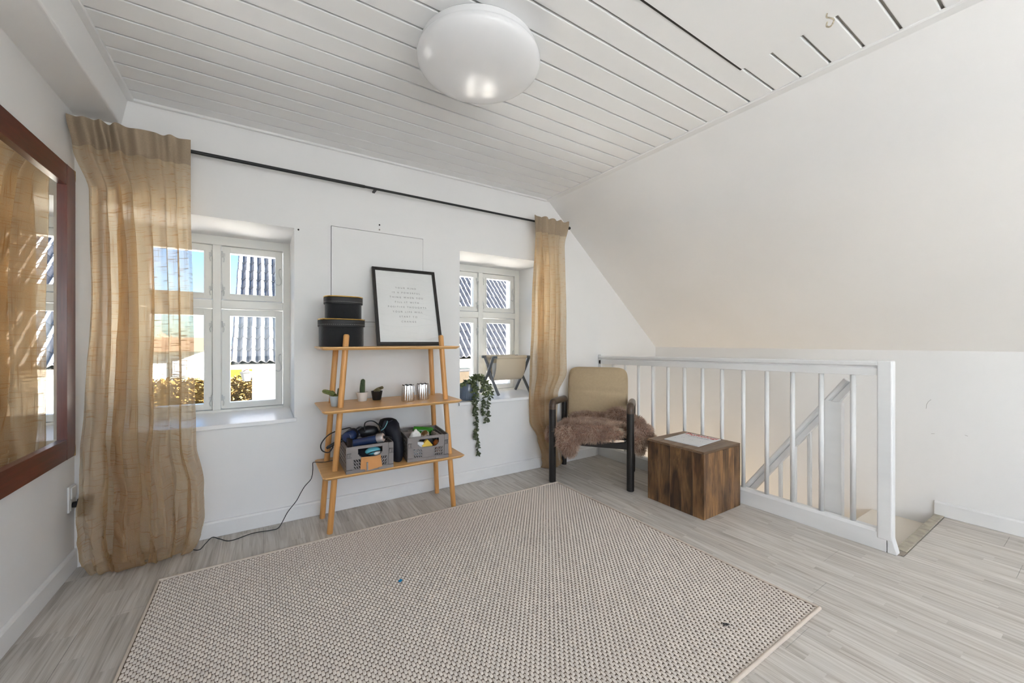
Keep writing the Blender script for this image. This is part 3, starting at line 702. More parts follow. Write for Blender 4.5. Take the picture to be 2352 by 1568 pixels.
for i, s_ in enumerate(LINES):
    me = text_mesh(s_, .0165, 1.75); me.transform(PMx @ Matrix.Translation((.0, -.0108, .405-i*.0345)) @ Matrix.Rotation(R(90), 4, 'X')); me.transform(Matrix.Translation(-org(t)))
    link('lettering', me, INK, pa)

# pots on the middle shelf
def pot(T, r0, r1, h, mt, par, rim=.003):
    return MB().lathe([(r0-.002, 0), (r0, .002), (r1, h), (r1-rim, h), (r1-rim-.001, h-.010), (0, h-.010)], 28, T).build('pot', mt, par, smooth=True)
def cactus_stem(pts, r, mt, par, ribs=9):
    P = bez(pts, 6); n = ribs*4; m = MB(); v = []; f = []; k_ = len(P)
    for i, p in enumerate(P):
        tt = i/(k_-1); rad = r*(.86+.14*math.sin(PI*min(tt*1.3, 1)))*(1 if tt < .78 else math.sqrt(max(.0, 1-((tt-.78)/.22)**2)))
        d = (P[min(i+1, k_-1)]-P[max(i-1, 0)]).normalized(); a = d.orthogonal().normalized(); c_ = d.cross(a)
        for k in range(n):
            an = 2*PI*k/n; rr_ = rad*(1+.12*math.cos(ribs*an)); v.append(p+rr_*(math.cos(an)*a+math.sin(an)*c_))
    for i in range(k_-1):
        for k in range(n): f.append((i*n+k, i*n+(k+1) % n, (i+1)*n+(k+1) % n, (i+1)*n+k))
    m.add(v, f); o = m.build('cactus', mt, par, smooth=True)
    sp = MB()
    for i in range(1, k_):
        for k in range(0, n, 4):
            q = v[i*n+k]; d = (q-P[i]); 
            if d.length < 1e-4: d = Vector((0, 0, 1))
            d.normalize(); sp.tube([q-d*.001, q+d*.0028], [.0009, .0003], 3)
    sp.build('spines', SPINE, o)
Z2 = .7065
c1 = thing('cactus_pot', 'white ceramic pot with an upright ribbed green cactus on the middle shelf', 'potted cactus', (.522, 2.575, Z2), 'small cacti on the shelf')
T = Matrix.Translation((.522, 2.575, Z2)); pot(T, .026, .0355, .056, CERW, c1); MB().lathe([(.031, .047), (.0, .049)], 20, T).build('soil', SOIL, c1)
cactus_stem([(.522, 2.575, Z2+.04), (.523, 2.575, Z2+.085), (.527, 2.575, Z2+.139)], .0145, CACT, c1)
c2 = thing('cactus_pot', 'black plastic pot with a toppled brown cactus on the middle shelf', 'potted cactus', (.613, 2.585, Z2), 'small cacti on the shelf')
T = Matrix.Translation((.613, 2.585, Z2)); pot(T, .026, .035, .056, CERK, c2); MB().lathe([(.031, .048), (.0, .050)], 20, T).build('soil', SOIL, c2)
cactus_stem([(.595, 2.580, Z2+.052), (.620, 2.582, Z2+.066), (.655, 2.584, Z2+.078)], .0105, CACTB, c2, 8)
cactus_stem([(.598, 2.572, Z2+.050), (.610, 2.567, Z2+.060), (.626, 2.565, Z2+.064)], .010, CACTB, c2, 8)
c3 = thing('cactus_pot', 'pale blue pot with a drooping lime cactus behind the shelf leg', 'potted cactus', (.350, 2.452, Z2), 'small cacti on the shelf')
T = Matrix.Translation((.350, 2.452, Z2)); pot(T, .024, .034, .060, CERB, c3); MB().lathe([(.030, .051), (.0, .053)], 20, T).build('soil', SOIL, c3)
cactus_stem([(.352, 2.450, Z2+.048), (.330, 2.440, Z2+.075), (.276, 2.425, Z2+.096)], .0125, CACTY, c3, 8)
cactus_stem([(.345, 2.455, Z2+.05), (.338, 2.462, Z2+.072), (.330, 2.47, Z2+.085)], .011, CACTY, c3, 8)
cactus_stem([(.366, 2.457, Z2+.05), (.369, 2.457, Z2+.075), (.370, 2.457, Z2+.104)], .0095, CACT, c3, 8)
# mercury glass tumblers
for cx, cy, lb in ((.765, 2.425, 'fluted mirrored glass tumbler beside the black cactus pot'), (.868, 2.445, 'fluted mirrored glass tumbler near the right shelf leg')):
    m = MB(); n = 96; prof = [(.037, 0), (.0395, .003), (.0395, .096), (.0385, .100), (.0365, .100), (.036, .010), (0, .009)]; v = []; f = []
    for r_, z in prof:
        for k in range(n):
            a = 2*PI*k/n; fl_ = 1+.035*math.cos(16*a) if r_ > .0362 and z > .002 else 1
            v.append((cx+r_*fl_*math.cos(a), cy+r_*fl_*math.sin(a), Z2+z+(.0022*math.cos(8*a) if z > .09 else 0)))
    for i in range(len(prof)-1):
        for k in range(n): f.append((i*n+k, i*n+(k+1) % n, (i+1)*n+(k+1) % n, (i+1)*n+k))
    f.append(tuple(range(n))[::-1]); m.add(v, f)
    tag(m.build('glass_tumbler', MIRGL, at=(cx, cy, Z2), smooth=True), lb, 'tumbler', 'mirrored tumblers on the shelf')

# ------------------------------------------------------------------ CRATES
def crate(label, ox, oy, rot, z0, wd=.256, dp=.355, h=.148):
    t = thing('folding_crate', label, 'crate', (ox, oy, z0), 'grey folding crates on the lower shelf')
    M = Matrix.Translation((ox, oy, z0)) @ Matrix.Rotation(R(rot), 4, 'Z'); q = .007
    b_ = MB().xbox(M, 0, wd, 0, dp, .0005, .006)
    b_.xbox(M, 0, wd*.32, -.002, q, .0005, .020).xbox(M, wd*.68, wd, -.002, q, .0005, .020).xbox(M, wd*.32, wd*.68, .001, q, .0005, .018)
    b_.xbox(M, 0, q, 0, dp, .0005, .02).xbox(M, wd-q, wd, 0, dp, .0005, .02).xbox(M, 0, wd, dp-q, dp, .0005, .02).build('base_tray', CRATE, t)
    for yy, s_ in ((0, 1), (dp-q, 0)):
        e = MB(); y0, y1 = yy, yy+q
        e.xbox(M, .0, .030, y0, y1, .022, h-.004).xbox(M, wd-.030, wd, y0, y1, .022, h-.004)          # corner posts
        e.xbox(M, .030, wd-.030, y0, y1, h-.016, h)                                                     # top bar
        e.xbox(M, .030, .062, y0, y1, .082, h-.016).xbox(M, wd-.062, wd-.030, y0, y1, .082, h-.016)   # beside the hand hole
        for sx in (0, 1):                                                                               # fillets of the hole
            for k in range(4):
                xx = .062+k*.006 if not sx else wd-.062-(k+1)*.006; e.xbox(M, xx, xx+.006, y0, y1, .082, .082+(.018, .010, .005, .002)[k])
        e.xbox(M, .030, wd-.030, y0, y1, .074, .082)
        e.xbox(M, .098, wd-.098, y0-.001, y1, .020, .074)                                              # smooth middle
        for sx, sg in ((.030, 1), (wd-.098, -1)):                                                      # slatted fields
            e.xbox(M, sx, sx+.007, y0, y1, .020, .074).xbox(M, sx+.061, sx+.068, y0, y1, .020, .074)
            for rw in range(3):
                za = .022+rw*.0178; e.xbox(M, sx+.007, sx+.061, y0, y1, za-.003, za+.0015)
                for c_ in range(5):
                    xa = sx+.006+c_*.0125; k2 = -.008*sg; zz0, zz1 = za+.001, za+.0155
                    p = [(xa-k2/2, y0, zz0), (xa+.0062-k2/2, y0, zz0), (xa+.0062+k2/2, y0, zz1), (xa+k2/2, y0, zz1)]
                    e.prism([M @ Vector(w_) for w_ in p], M.to_3x3() @ Vector((0, q, 0)))
        e.build('end_panel', CRATE, t)
        if s_:
            for xx in (.002, wd-.028):
                lt = MB().xbox(M, xx, xx+.026, -.006, 0, .024, .088).xbox(M, xx+.003, xx+.023, -.008, 0, .108, .112).xbox(M, xx+.003, xx+.008, -.008, 0, .092, .112).xbox(M, xx+.018, xx+.023, -.008, 0, .092, .112).xbox(M, xx, xx+.026, -.004, 0, .116, h)
                lt.build('latch', CRATE, t)
    for xx in (0, wd-q):
        e = MB().xbox(M, xx, xx+q, q, dp-q, .128, h).xbox(M, xx, xx+q, q, dp-q, .022, .034)
        for k in range(4): e.xbox(M, xx, xx+q, q, dp-q, .040+k*.022, .056+k*.022)
        for k in range(8): e.xbox(M, xx+.001, xx+q-.001, q+k*.047, q+k*.047+.010, .03, .13)
        e.build('side_panel', CRATE, t)
    return t, M
ZS = .3503
ca, MA = crate('grey plastic folding crate full of hair tools with card tags clipped on', .380, 2.292, -1.3, ZS)
cb, MBx = crate('grey plastic folding crate holding bottles, a can and cartons', .729, 2.322, -6, ZS, dp=.300)
# card tags
tg = thing('card_tag', 'two brown card tags clipped to the front of a crate', 'tag', tuple(MA @ Vector((.15, -.01, .03))))
for a, dx, dz, dy in ((4, -.020, .003, -.0045), (-8, 0, 0, -.0062)):
    Mt = MA @ Matrix.Translation((.140+dx, dy-.006, .047+dz)) @ Matrix.Rotation(R(a), 4, 'Y'); MB().xbox(Mt, -.046, .046, -.0007, .0007, -.034, .034).build('card', CARD, tg)
MB().tube([tuple(MA @ Vector((.108, -.016, .056))), tuple(MA @ Vector((.108, -.016, .010)))], .005, 8).build('clip', CLIPG, tg, smooth=True)
# contents of the left crate
def cyl(m, a, b_, ra, rb=None, n=20): m.tube([a, b_], [ra, rb if rb is not None else ra], n); return m
def W(M, x, y, z): return M @ Vector((x, y, z))
hs = thing('hair_styler', 'glossy navy cylindrical hot air styler with silver end lying in the crate', 'hair styler', tuple(W(MA, .12, .06, .14)))
a, b_ = W(MA, .062, .120, .138), W(MA, .205, .026, .174); d = (b_-a).normalized()
cyl(MB(), a, b_-d*.036, .0235).build('barrel', NAVY, hs, smooth=True)
MB().tube([b_-d*.037, b_-d*.034, b_-d*.004, b_], [.0235, .0265, .0265, .024], 24).build('collar', SILV, hs, smooth=True)
MB().tube([b_, b_+d*.002, b_+d*.0022], [.0225, .0215, .013], 24).build('end_ring', ROSE, hs, smooth=True)
cc = bez([b_, b_+d*.03+Vector((0, 0, -.003)), W(MA, .262, .06, .150), W(MA, .245, .16, .13)], 6)
MB().tube(cc, [.010-.006*min(1, i/6) for i in range(len(cc))], 8).build('cord', CABLE, hs, smooth=True)
hd = thing('hair_dryer', 'dark blue black hair dryer lying in the crate', 'hair dryer', tuple(W(MA, .05, .1, .13)))
a, b_ = W(MA, .020, .135, .172), W(MA, .085, .215, .180); d = (b_-a).normalized()
MB().tube([a, a+d*.004, a+d*.035, a+d*.09, b_], [.026, .030, .034, .031, .024], 22).build('housing', NAVY, hd, smooth=True)
MB().tube([a+d*.055, a+d*.075], [.0355, .0355], 22).build('band', BLKPL, hd, smooth=True)
cyl(MB(), b_-d*.01, b_+d*.035, .024, .021).build('nozzle', DKGREY, hd, smooth=True)
cyl(MB(), a+d*.03, W(MA, .03, .05, .105), .018, .014).build('handle', BLKPL, hd, smooth=True)
st_ = thing('hair_straightener', 'slim black hair straightener sticking out over the crate side', 'hair straightener', tuple(W(MA, -.05, .1, .14)))
MB().tube([W(MA, -.082, .165, .118), W(MA, -.075, .166, .121), W(MA, -.030, .17, .142), W(MA, .03, .18, .158)], [.006, .009, .010, .011], 12).build('arm', BLKPL, st_, smooth=True)
MB().tube(bez([W(MA, .035, .18, .158), W(MA, .06, .22, .205), W(MA, .01, .19, .212), W(MA, -.065, .17, .195), W(MA, -.108, .16, .150), W(MA, -.105, .155, .112), W(MA, -.07, .16, .094), W(MA, -.045, .17, .122)], 8), .0032, 8).build('cord', CABLE, st_, smooth=True)
hb_ = thing('hair_brush', 'black rounded styling brush head among the hair tools', 'hair brush', tuple(W(MA, .15, .2, .15)))
MB().blob(W(MA, .155, .205, .178), (.062, .034, .036), 18, 10, jit=.12, seed=4).build('head', BLKPL, hb_, smooth=True)
cyl(MB(), W(MA, .105, .20, .170), W(MA, .06, .20, .155), .014, .012).build('handle', DKGREY, hb_, smooth=True)
cd = MB().tube(bez([W(MA, .07, .20, .18), W(MA, .10, .20, .212), W(MA, .13, .19, .205), W(MA, .128, .17, .19), W(MA, .135, .19, .236), W(MA, .18, .19, .242), W(MA, .215, .16, .212), W(MA, .235, .14, .17)], 8), .0035, 8)
cd.build('cord', CABLE, hb_, smooth=True)
te = thing('teal_epilator', 'teal and white plastic gadget inside the hair tool crate', 'gadget', tuple(W(MA, .14, .03, .09)))
MB().blob(W(MA, .150, .040, .100), (.045, .020, .022), 18, 10).build('body', TEAL, te, smooth=True)
MB().blob(W(MA, .170, .028, .088), (.022, .012, .013), 14, 8).build('cap', WHITEPL, te, smooth=True)
MB().tube(bez([W(MA, .115, .020, .090), W(MA, .14, .017, .099), W(MA, .18, .017, .103), W(MA, .20, .03, .10)], 6), .003, 6).build('cord', CABLE, te, smooth=True)
fill = MB().blob(W(MA, .13, .18, .066), (.090, .125, .054), 22, 10, jit=.18, seed=9).build('wash_bag', NAVYCL, at=tuple(W(MA, .13, .18, .01)), smooth=True)
tag(fill, 'dark soft pouch at the bottom of the hair tool crate', 'pouch')
# navy bag between crates
nb = thing('navy_bag', 'dark navy cloth bag slumped between the two crates', 'bag', (.675, 2.49, ZS))
bgm = MB(); rows = [(.0, .040, .135), (.02, .046, .145), (.08, .047, .148), (.13, .050, .140), (.175, .056, .120), (.21, .060, .095), (.235, .048, .065), (.244, .030, .035)]
v = []; n = 32
for i, (z, rx, ry) in enumerate(rows):
    for k in range(n):
        a = 2*PI*k/n; cx = .690-.030*max(0, (z-.10)/.14)
        q = Vector((cx+rx*math.cos(a), 2.495+ry*math.sin(a), ZS+.001+z)); q += Vector((1, .4, .2))*.010*noise.noise(q*24) if z > .01 else Vector(); v.append(q)
f = [(i*n+k, i*n+(k+1) % n, (i+1)*n+(k+1) % n, (i+1)*n+k) for i in range(len(rows)-1) for k in range(n)]+[tuple(range(n))[::-1], tuple((len(rows)-1)*n+k for k in range(n))]
bgm.add(v, f).build('body', NAVYCL, nb, smooth=True)
MB().grid(lambda u, w_: Vector((.60+.055*u+.02*w_, 2.44-.01*math.sin(3*u), ZS+.175+.068*w_-.03*u*(1-w_)+.005*math.sin(9*u))), 8, 6).build('flap', NAVYCL, nb, smooth=True)
MB().tube(bez([(.602, 2.432, .540), (.618, 2.425, .552), (.632, 2.425, .575), (.640, 2.43, .594)], 6), .0028, 6).build('zip', mat('teal_zip', (.12, .3, .33), .4), nb, smooth=True)
# contents of the right crate
gb = thing('green_bottle', 'green plastic bottle lying at the back of the crate', 'bottle', tuple(W(MBx, .13, .25, .1)))
a, b_ = W(MBx, .085, .225, .140), W(MBx, .200, .210, .128); d = (b_-a).normalized()
MB().tube([a-d*.004, a, b_, b_+d*.012], [.022, .028, .028, .020], 24).build('body', GREENP, gb, smooth=True)
MB().tube([b_+d*.01, b_+d*.02], [.014, .013], 16).build('cap', BLKPL, gb, smooth=True)
al = thing('spray_can', 'silver topped can tilted in the crate', 'can', tuple(W(MBx, .13, .12, .1)))
a, b_ = W(MBx, .165, .13, .075), W(MBx, .120, .085, .150); d = (b_-a).normalized()
MB().tube([a, b_-d*.02], [.027, .027], 24).build('body', DKGREY, al, smooth=True)
MB().tube([b_-d*.021, b_-d*.018, b_-d*.014, b_-d*.005, b_], [.0275, .029, .027, .024, .012], 24).build('rim', CANM, al, smooth=True)
wb = MB().blob(W(MBx, .060, .075, .128), (.034, .026, .045), 20, 14, Matrix.Rotation(R(18), 3, 'Y'), jit=.35, seed=3)
tag(wb.build('plastic_pouch', WHITEPL, at=tuple(W(MBx, .06, .075, .09)), smooth=True), 'crumpled white plastic pouch in the crate corner', 'pouch')
tag(MB().xbox(MBx @ Matrix.Translation((.075, .030, .080)) @ Matrix.Rotation(R(10), 4, 'Y'), -.026, .026, -.012, .014, -.055, .03).build('white_box', mat('white_carton', (.74, .75, .78), .5), at=tuple(W(MBx, .07, .03, .03)), bevel=.004), 'small white carton seen through the crate hand hole', 'carton')
tag(MB().xbox(MBx @ Matrix.Translation((.125, .034, .082)) @ Matrix.Rotation(R(-42), 4, 'Y') @ Matrix.Rotation(R(15), 4, 'Z'), -.026, .026, -.013, .013, -.026, .026).build('yellow_box', YELC, at=tuple(W(MBx, .12, .03, .05)), bevel=.001), 'yellow carton tilted behind the crate hand hole', 'carton')
am = thing('amber_bottle', 'amber glass bottle standing in the crate', 'bottle', tuple(W(MBx, .185, .045, .03)))
MB().lathe([(.019, .03), (.021, .034), (.021, .095), (.010, .108), (.010, .118), (0, .118)], 20, MBx @ Matrix.Translation((.190, .042, 0))).build('body', AMBER, am, smooth=True)
MB().lathe([(.0115, .112), (.0115, .128), (0, .128)], 16, MBx @ Matrix.Translation((.190, .042, 0))).build('cap', BLKPL, am, smooth=True)
tag(MB().xbox(MBx @ Matrix.Translation((.212, .13, .120)) @ Matrix.Rotation(R(28), 4, 'Y') @ Matrix.Rotation(R(12), 4, 'Z'), -.022, .022, -.035, .035, -.014, .014).build('clear_box', CLEARP, at=tuple(W(MBx, .21, .13, .1)), bevel=.003), 'smoky clear plastic box on top of the crate contents', 'plastic box')
tag(MB().xbox(MBx @ Matrix.Translation((.048, .19, .098)), -.035, .035, -.02, .02, -.05, .042).build('grey_box', mat('taupe_carton', (.33, .27, .25), .6), at=tuple(W(MBx, .05, .19, .05)), bevel=.002), 'taupe carton standing in the back of the crate', 'carton')
tag(MB().blob(W(MBx, .13, .15, .045), (.085, .105, .034), 20, 8, jit=.2, seed=2).build('toiletry_pouch', NAVYCL, at=tuple(W(MBx, .14, .17, .01)), smooth=True), 'dark pouch under the bottles in the crate', 'pouch')

# ------------------------------------------------------------------ SOCKET, PLUG, CABLE
so_ = thing('wall_socket', 'white double wall socket low on the left wall', 'socket', (XL, 2.655, .345))
MB().box(XL+.0005, XL+.009, 2.622, 2.692, .285, .405).build('plate', SOCK, so_, bevel=.003)
MB().box(XL+.009, XL+.015, 2.632, 2.682, .345, .398).build('rocker', SOCK, so_, bevel=.003)
MB().box(XL+.009, XL+.011, 2.632, 2.682, .292, .342).build('outlet', SOCK, so_, bevel=.003)
pl = thing('power_adapter', 'black power adapter plugged into the white wall socket', 'adapter', (XL+.06, 2.655, .30))
MB().box(XL+.030, XL+.075, 2.628, 2.672, .258, .345).build('body', BLKPL, pl, bevel=.006)
MB().tube([(XL+.0112, 2.65, .315), (XL+.034, 2.65, .315)], [.013, .016], 14).build('plug', BLKPL, pl, smooth=True)
pts = [(XL+.055, 2.65, .262), (XL+.062, 2.65, .235), (XL+.09, 2.66, .20), (-.60, 2.68, .06), (-.50, 2.665, .006), (-.35, 2.62, .005), (-.285, 2.568, .005), (-.262, 2.60, .014), (-.235, 2.640, .026), (-.200, 2.625, .014), (-.150, 2.597, .004), (-.054, 2.631, .004), (.030, 2.618, .004), (.066, 2.622, .004),
       (.088, 2.668, .010), (.120, 2.678, .065), (.165, 2.682, .120), (.190, 2.685, .165), (.212, 2.685, .200), (.245, 2.68, .240), (.252, 2.665, .30), (.250, 2.64, .345), (.262, 2.625, .3525), (.30, 2.60, .3525), (.345, 2.59, .356), (.360, 2.55, .37)]
tag(MB().tube(bez(pts, 8), .0022, 8).build('power_cable', CABLE, at=(0, 2.62, 0), smooth=True), 'thin black cable running along the floor up to the shelf', 'cable')

# ------------------------------------------------------------------ RUG
RX0, RX1, RY0, RY1 = -.398, 1.892, .664, 2.330
rg = thing('rug', 'beige loop woven rug with bound edges on the grey floor', 'rug', (.75, 1.5, 0))
MB().box(RX0, RX1, RY0, RY1, .0008, .0062).build('backing', RUGB, rg)
v = []; f = []; px, py = .01032, .02685; nx = int((RX1-RX0-.016)/px); ny = int((RY1-RY0-.01)/py)+1
zz = [(-.0005, .58), (.0042, .98), (.0052, 1.0), (.0046, .92), (.0022, .66), (-.0006, .30)]; ys_ = [0, .0035, .010, .0165, .0215, .0250]
for i in range(nx+1):
    cx = RX0+.008+px*(i+.5)
    for j in range(-1, ny):
        y0 = RY0+.006+py*(j+(.5 if i % 2 else 0))
        if y0 < RY0-.010 or y0+.025 > RY1+.003 or cx > RX1-.008: continue
        jz = rnd(-.0004, .0005); jx = rnd(-.0004, .0004); b0 = len(v)
        for (z, ws), yo in zip(zz, ys_):
            hw_ = px*.52*ws
            v += [(cx-hw_+jx, y0+yo, .0062+z*.35), (cx+jx, y0+yo, .0062+z+jz), (cx+hw_+jx, y0+yo, .0062+z*.35)]
        for k in range(5):
            a = b0+k*3; f += [(a, a+1, a+4, a+3), (a+1, a+2, a+5, a+4)]
o = org(rg); me = bpy.data.meshes.new('woven_loops'); me.from_pydata([Vector(q)-o for q in v], [], f)
lo_ = link('woven_loops', me, RUGL, rg); lo_['kind'] = 'stuff'
for p in me.polygons: p.use_smooth = True
for (a, b_, r_) in (((RX0, RY0, .0062), (RX1, RY0, .0062), .0072), ((RX1, RY0, .0055), (RX1, RY1, .0055), .0055), ((RX1, RY1, .0062), (RX0, RY1, .0062), .0075), ((RX0, RY1, .0055), (RX0, RY0, .0055), .0055)):
    MB().tube([a, b_], r_, 10).build('edge_binding', RUGE, rg, smooth=True)
bf = MB(); Mb = Matrix.Translation((.514, 1.737, .0145)) @ Matrix.Rotation(R(40), 4, 'Z') @ Matrix.Rotation(R(8), 4, 'X'); bf.xbox(Mb, -.009, .009, -.006, .006, -.0012, .0012)
tag(bf.build('foil_scrap', BLUEB, at=(.514, 1.737, .011), bevel=.0005), 'tiny bright blue scrap lying on the rug', 'scrap')
lm = MB()
for k in range(14):
    a = Vector((1.471+rnd(-.008, .008), .811+rnd(-.006, .006), .0125)); lm.tube(bez([a, a+Vector((rnd(-.008, .008), rnd(-.008, .008), rnd(.001, .005))), a+Vector((rnd(-.012, .012), rnd(-.01, .01), .001))], 3), .0009, 4)
tag(lm.build('lint_tuft', LINT, at=(1.471, .811, .011)), 'small dark tuft of lint on the rug corner', 'lint')

# ------------------------------------------------------------------ WOODEN CUBE TABLE AND MAGAZINE
bx0, bx1, by0, by1, bh = 2.240, 2.652, 1.366, 1.776, .411
ct = thing('cube_table', 'dark mango wood cube table beside the armchair', 'side table', ((bx0+bx1)/2, (by0+by1)/2, 0))
MB().box(bx0+.02, bx1-.02, by0+.02, by1-.02, .001, bh-.02).build('core', DARKGAP, ct)
wv = [.0, .075, .155, .235, .325, by1-by0]
for i in range(5):
    MB().box(bx0, bx0+.0205, by0+wv[i]+.0002, by0+wv[i+1]-.0002, .0005, bh-.0145).build('plank', MANGO, ct, bevel=.0012, seg=1)
    MB().box(bx1-.0205, bx1, by0+wv[i]+.0002, by0+wv[i+1]-.0002, .0005, bh-.0145).build('plank', MANGO, ct, bevel=.0012, seg=1)
wv2 = [.0205, .085, .150, .205, .275, .335, bx1-bx0-.0205]
for i in range(6):
    for (ya, yb_) in ((by0, by0+.0205), (by1-.0205, by1)):
        MB().box(bx0+wv2[i]+.0002, bx0+wv2[i+1]-.0002, ya, yb_, .0005, bh-.0145).build('plank', MANGO, ct, bevel=.0012, seg=1)
for i in range(5):
    MB().box(bx0, bx1, by0+wv[i]+.0002, by0+wv[i+1]-.0002, bh-.014, bh).build('top_plank', MANGOT, ct, bevel=.002, seg=1)
mg = thing('magazine', 'white magazine with red title lying on the cube table', 'magazine', (2.46, 1.59, bh))
MM = Matrix.Translation((2.455, 1.592, bh+.0006)) @ Matrix.Rotation(R(3), 4, 'Z')     # local x spans the title, local y is up the page
# the title runs along world y: turn the page so its head points to the railing
MM = Matrix.Translation((2.462, 1.585, bh+.0006)) @ Matrix.Rotation(R(-86), 4, 'Z')
mw, mh = .240, .292
MB().xbox(MM, -mw/2, mw/2, -mh/2, mh/2, 0, .0045).build('pages', MAGP, mg, bevel=.001)
cvm = MB().grid(lambda u, q: MM @ Vector((-mw/2+mw*u, -mh/2+mh*q, .0052+.006*max(0, u-.7)*3.3*max(0, .55-q))), 14, 14).build('cover', MAGP, mg, smooth=True)
me = text_mesh('Psykologi', .062, .96); me.transform(MM @ Matrix.Translation((.002, mh/2-.030, .0064))); me.transform(Matrix.Translation(-org(mg))); link('title', me, MAGR, cvm)
for i, (s_, sz) in enumerate((('NYT FRA PSYKOLOGEN', .0125),)):
    me = text_mesh(s_, sz, 1.15); me.transform(MM @ Matrix.Translation((.01, mh/2-.086, .0064))); me.transform(Matrix.Translation(-org(mg))); link('headline', me, MAGB, cvm)
for (a, b_) in ((-.07, -.01), (-.055, -.01), (.0, -.03), (.015, -.03), (.065, -.02), (.08, -.02), (-.02, -.075), (-.09, -.06)):
    MB().blob(MM @ Vector((a, b_, .0056)), (.004, .0025, .0006), 8, 4).build('motif', MAGB, cvm)

# ------------------------------------------------------------------ ARMCHAIR
FL, FR = Vector((1.872, 2.367, 0)), Vector((2.232, 1.920, 0))
rv = (FR-FL).normalized(); bv = Vector((-rv.y, rv.x, 0)); FC = (FL+FR)/2; HWD = (FR-FL).length/2
CM = Matrix(((rv.x, bv.x, 0, FC.x), (rv.y, bv.y, 0, FC.y), (0, 0, 1, 0), (0, 0, 0, 1)))
cp = lambda x, y, z: CM @ Vector((x, y, z))
ch = thing('armchair', 'beige upholstered armchair with dark round wooden arms in the corner', 'armchair', (FC.x+.15, FC.y+.12, 0))
LR = .0265
for s in (-1, 1):
    x = s*HWD
    MB().tube([cp(x, 0, .003), cp(x, 0, .006), cp(x, 0, .565)], [.022, LR, LR], 18).build('front_leg', CHAIRB, ch, smooth=True)
    MB().tube([cp(x, 0, 0), cp(x, 0, .0032)], .016, 14).build('glide', STEELF, ch, smooth=True)
    MB().tube([cp(x, .46, .002), cp(x, .475, .30), cp(x, .485, .545)], [.022, LR, LR], 18).build('back_leg', CHAIRB, ch, smooth=True)
    arm = bez([cp(x, 0, .562), cp(x, 0, .585), cp(x, .012, .604), cp(x, .040, .611), cp(x, .20, .600), cp(x, .40, .584), cp(x, .465, .578), cp(x, .485, .566), cp(x, .486, .540)], 5)
    MB().tube(arm, LR+.0006, 18).build('armrest', CHAIRA, ch, smooth=True)
    MB().prism([cp(x-.012, .02, .30), cp(x-.012, .47, .25), cp(x-.012, .47, .31), cp(x-.012, .02, .36)], CM.to_3x3() @ Vector((.024, 0, 0))).build('side_rail', CHAIRB, ch, bevel=.004)
rail = [(-HWD+.015, .355), (-HWD+.04, .345), (-HWD+.10, .340), (HWD-.10, .340), (HWD-.04, .350), (HWD-.015, .375), (HWD-.015, .300), (-HWD+.015, .300)]
MB().prism([cp(x, -.014, z) for x, z in rail], CM.to_3x3() @ Vector((0, .028, 0))).build('front_rail', CHAIRB, ch, bevel=.004)
MB().prism([cp(x, .46, z) for x, z in ((-HWD, .25), (HWD, .25), (HWD, .30), (-HWD, .30))], CM.to_3x3() @ Vector((0, .025, 0))).build('back_rail', CHAIRB, ch, bevel=.004)
def cushion(mp, hx, hy, t0, name, mt, puff=.02, nx=22, ny=22, ex=4.5):
    m = MB()
    for sgn in (1, -1):
        def fn(u, v):
            a, b2 = 2*u-1, 2*v-1
            k = max(0, 1-abs(a)**ex)**(1/2.6)*max(0, 1-abs(b2)**ex)**(1/2.6)
            rr_ = .10
            # rounded plan corners
            ax, by = a, b2
            q = (abs(ax)**7+abs(by)**7)**(1/7) if (ax or by) else 1; mxx = max(abs(ax), abs(by)) or 1
            ax, by = ax*mxx/q, by*mxx/q
            return mp(ax*hx, by*hy, sgn*(t0*k**.6+puff*k*(1-.5*(a*a+b2*b2))))
        m.grid(fn, nx, ny)
    return m.build(name, mt, ch, smooth=True)
cushion(lambda a, b2, c_: cp(a, .235+b2, .383-.10*b2+c_-.0), HWD-.030, .245, .036, 'seat_cushion', UPHL, .012)
# backrest leans back, with a shallow crease across
def bk(a, b2, c_):
    z = .615+b2; y = .405+(z-.40)*.16+.02*math.cos(a*5)*-1+.018
    return cp(a, y-c_-(.006*math.exp(-((z-.66)/.02)**2) if c_ > 0 else 0)*-1, z)
cushion(bk, .252, .245, .030, 'backrest', UPH, .014, 30, 34, 6)

# ------------------------------------------------------------------ SHEEPSKIN
hm = MB()
def blob(x, y, z, rx, ry, rz, rot=(0, 0, 0)):
    M3 = CM.to_3x3() @ Matrix.Rotation(R(rot[2]), 3, 'Z') @ Matrix.Rotation(R(rot[1]), 3, 'Y') @ Matrix.Rotation(R(rot[0]), 3, 'X')
    hm.blob(cp(x, y, z), (rx, ry, rz), 20, 12, M3)
blob(.0, .17, .432, .245, .21, .030, (-6, 0, 0))          # over the seat
blob(-.02, .005, .415, .235, .045, .040)                  # front roll
blob(-.05, -.030, .385, .20, .028, .045)                  # front apron
blob(-.165, -.036, .325, .085, .026, .085, (0, 12, 0))    # hanging corner
blob(-.150, -.036, .275, .058, .024, .060)
blob(.12, -.022, .400, .13, .028, .035, (0, -8, 0))
blob(-.255, .06, .395, .045, .08, .040)                   # out past the left arm
blob(-.318, .075, .355, .028, .06, .060)
blob(-.02, .335, .455, .20, .05, .035)                    # against the back
blob(.175, .30, .485, .085, .06, .055, (0, -10, 0))       # rolled lump
blob(.25, .28, .470, .06, .08, .045)
blob(.335, .24, .435, .055, .085, .050, (0, 35, 0))       # outer lobe past the right arm
blob(.385, .22, .385, .048, .080, .055, (0, 55, 0))
blob(.415, .21, .335, .036, .072, .050, (0, 75, 0))
blob(.285, .10, .405, .055, .07, .034, (0, 30, 0))        # inner lobe
blob(.335, .085, .350, .040, .062, .055, (0, 60, 0))
blob(.350, .08, .300, .034, .055, .045)
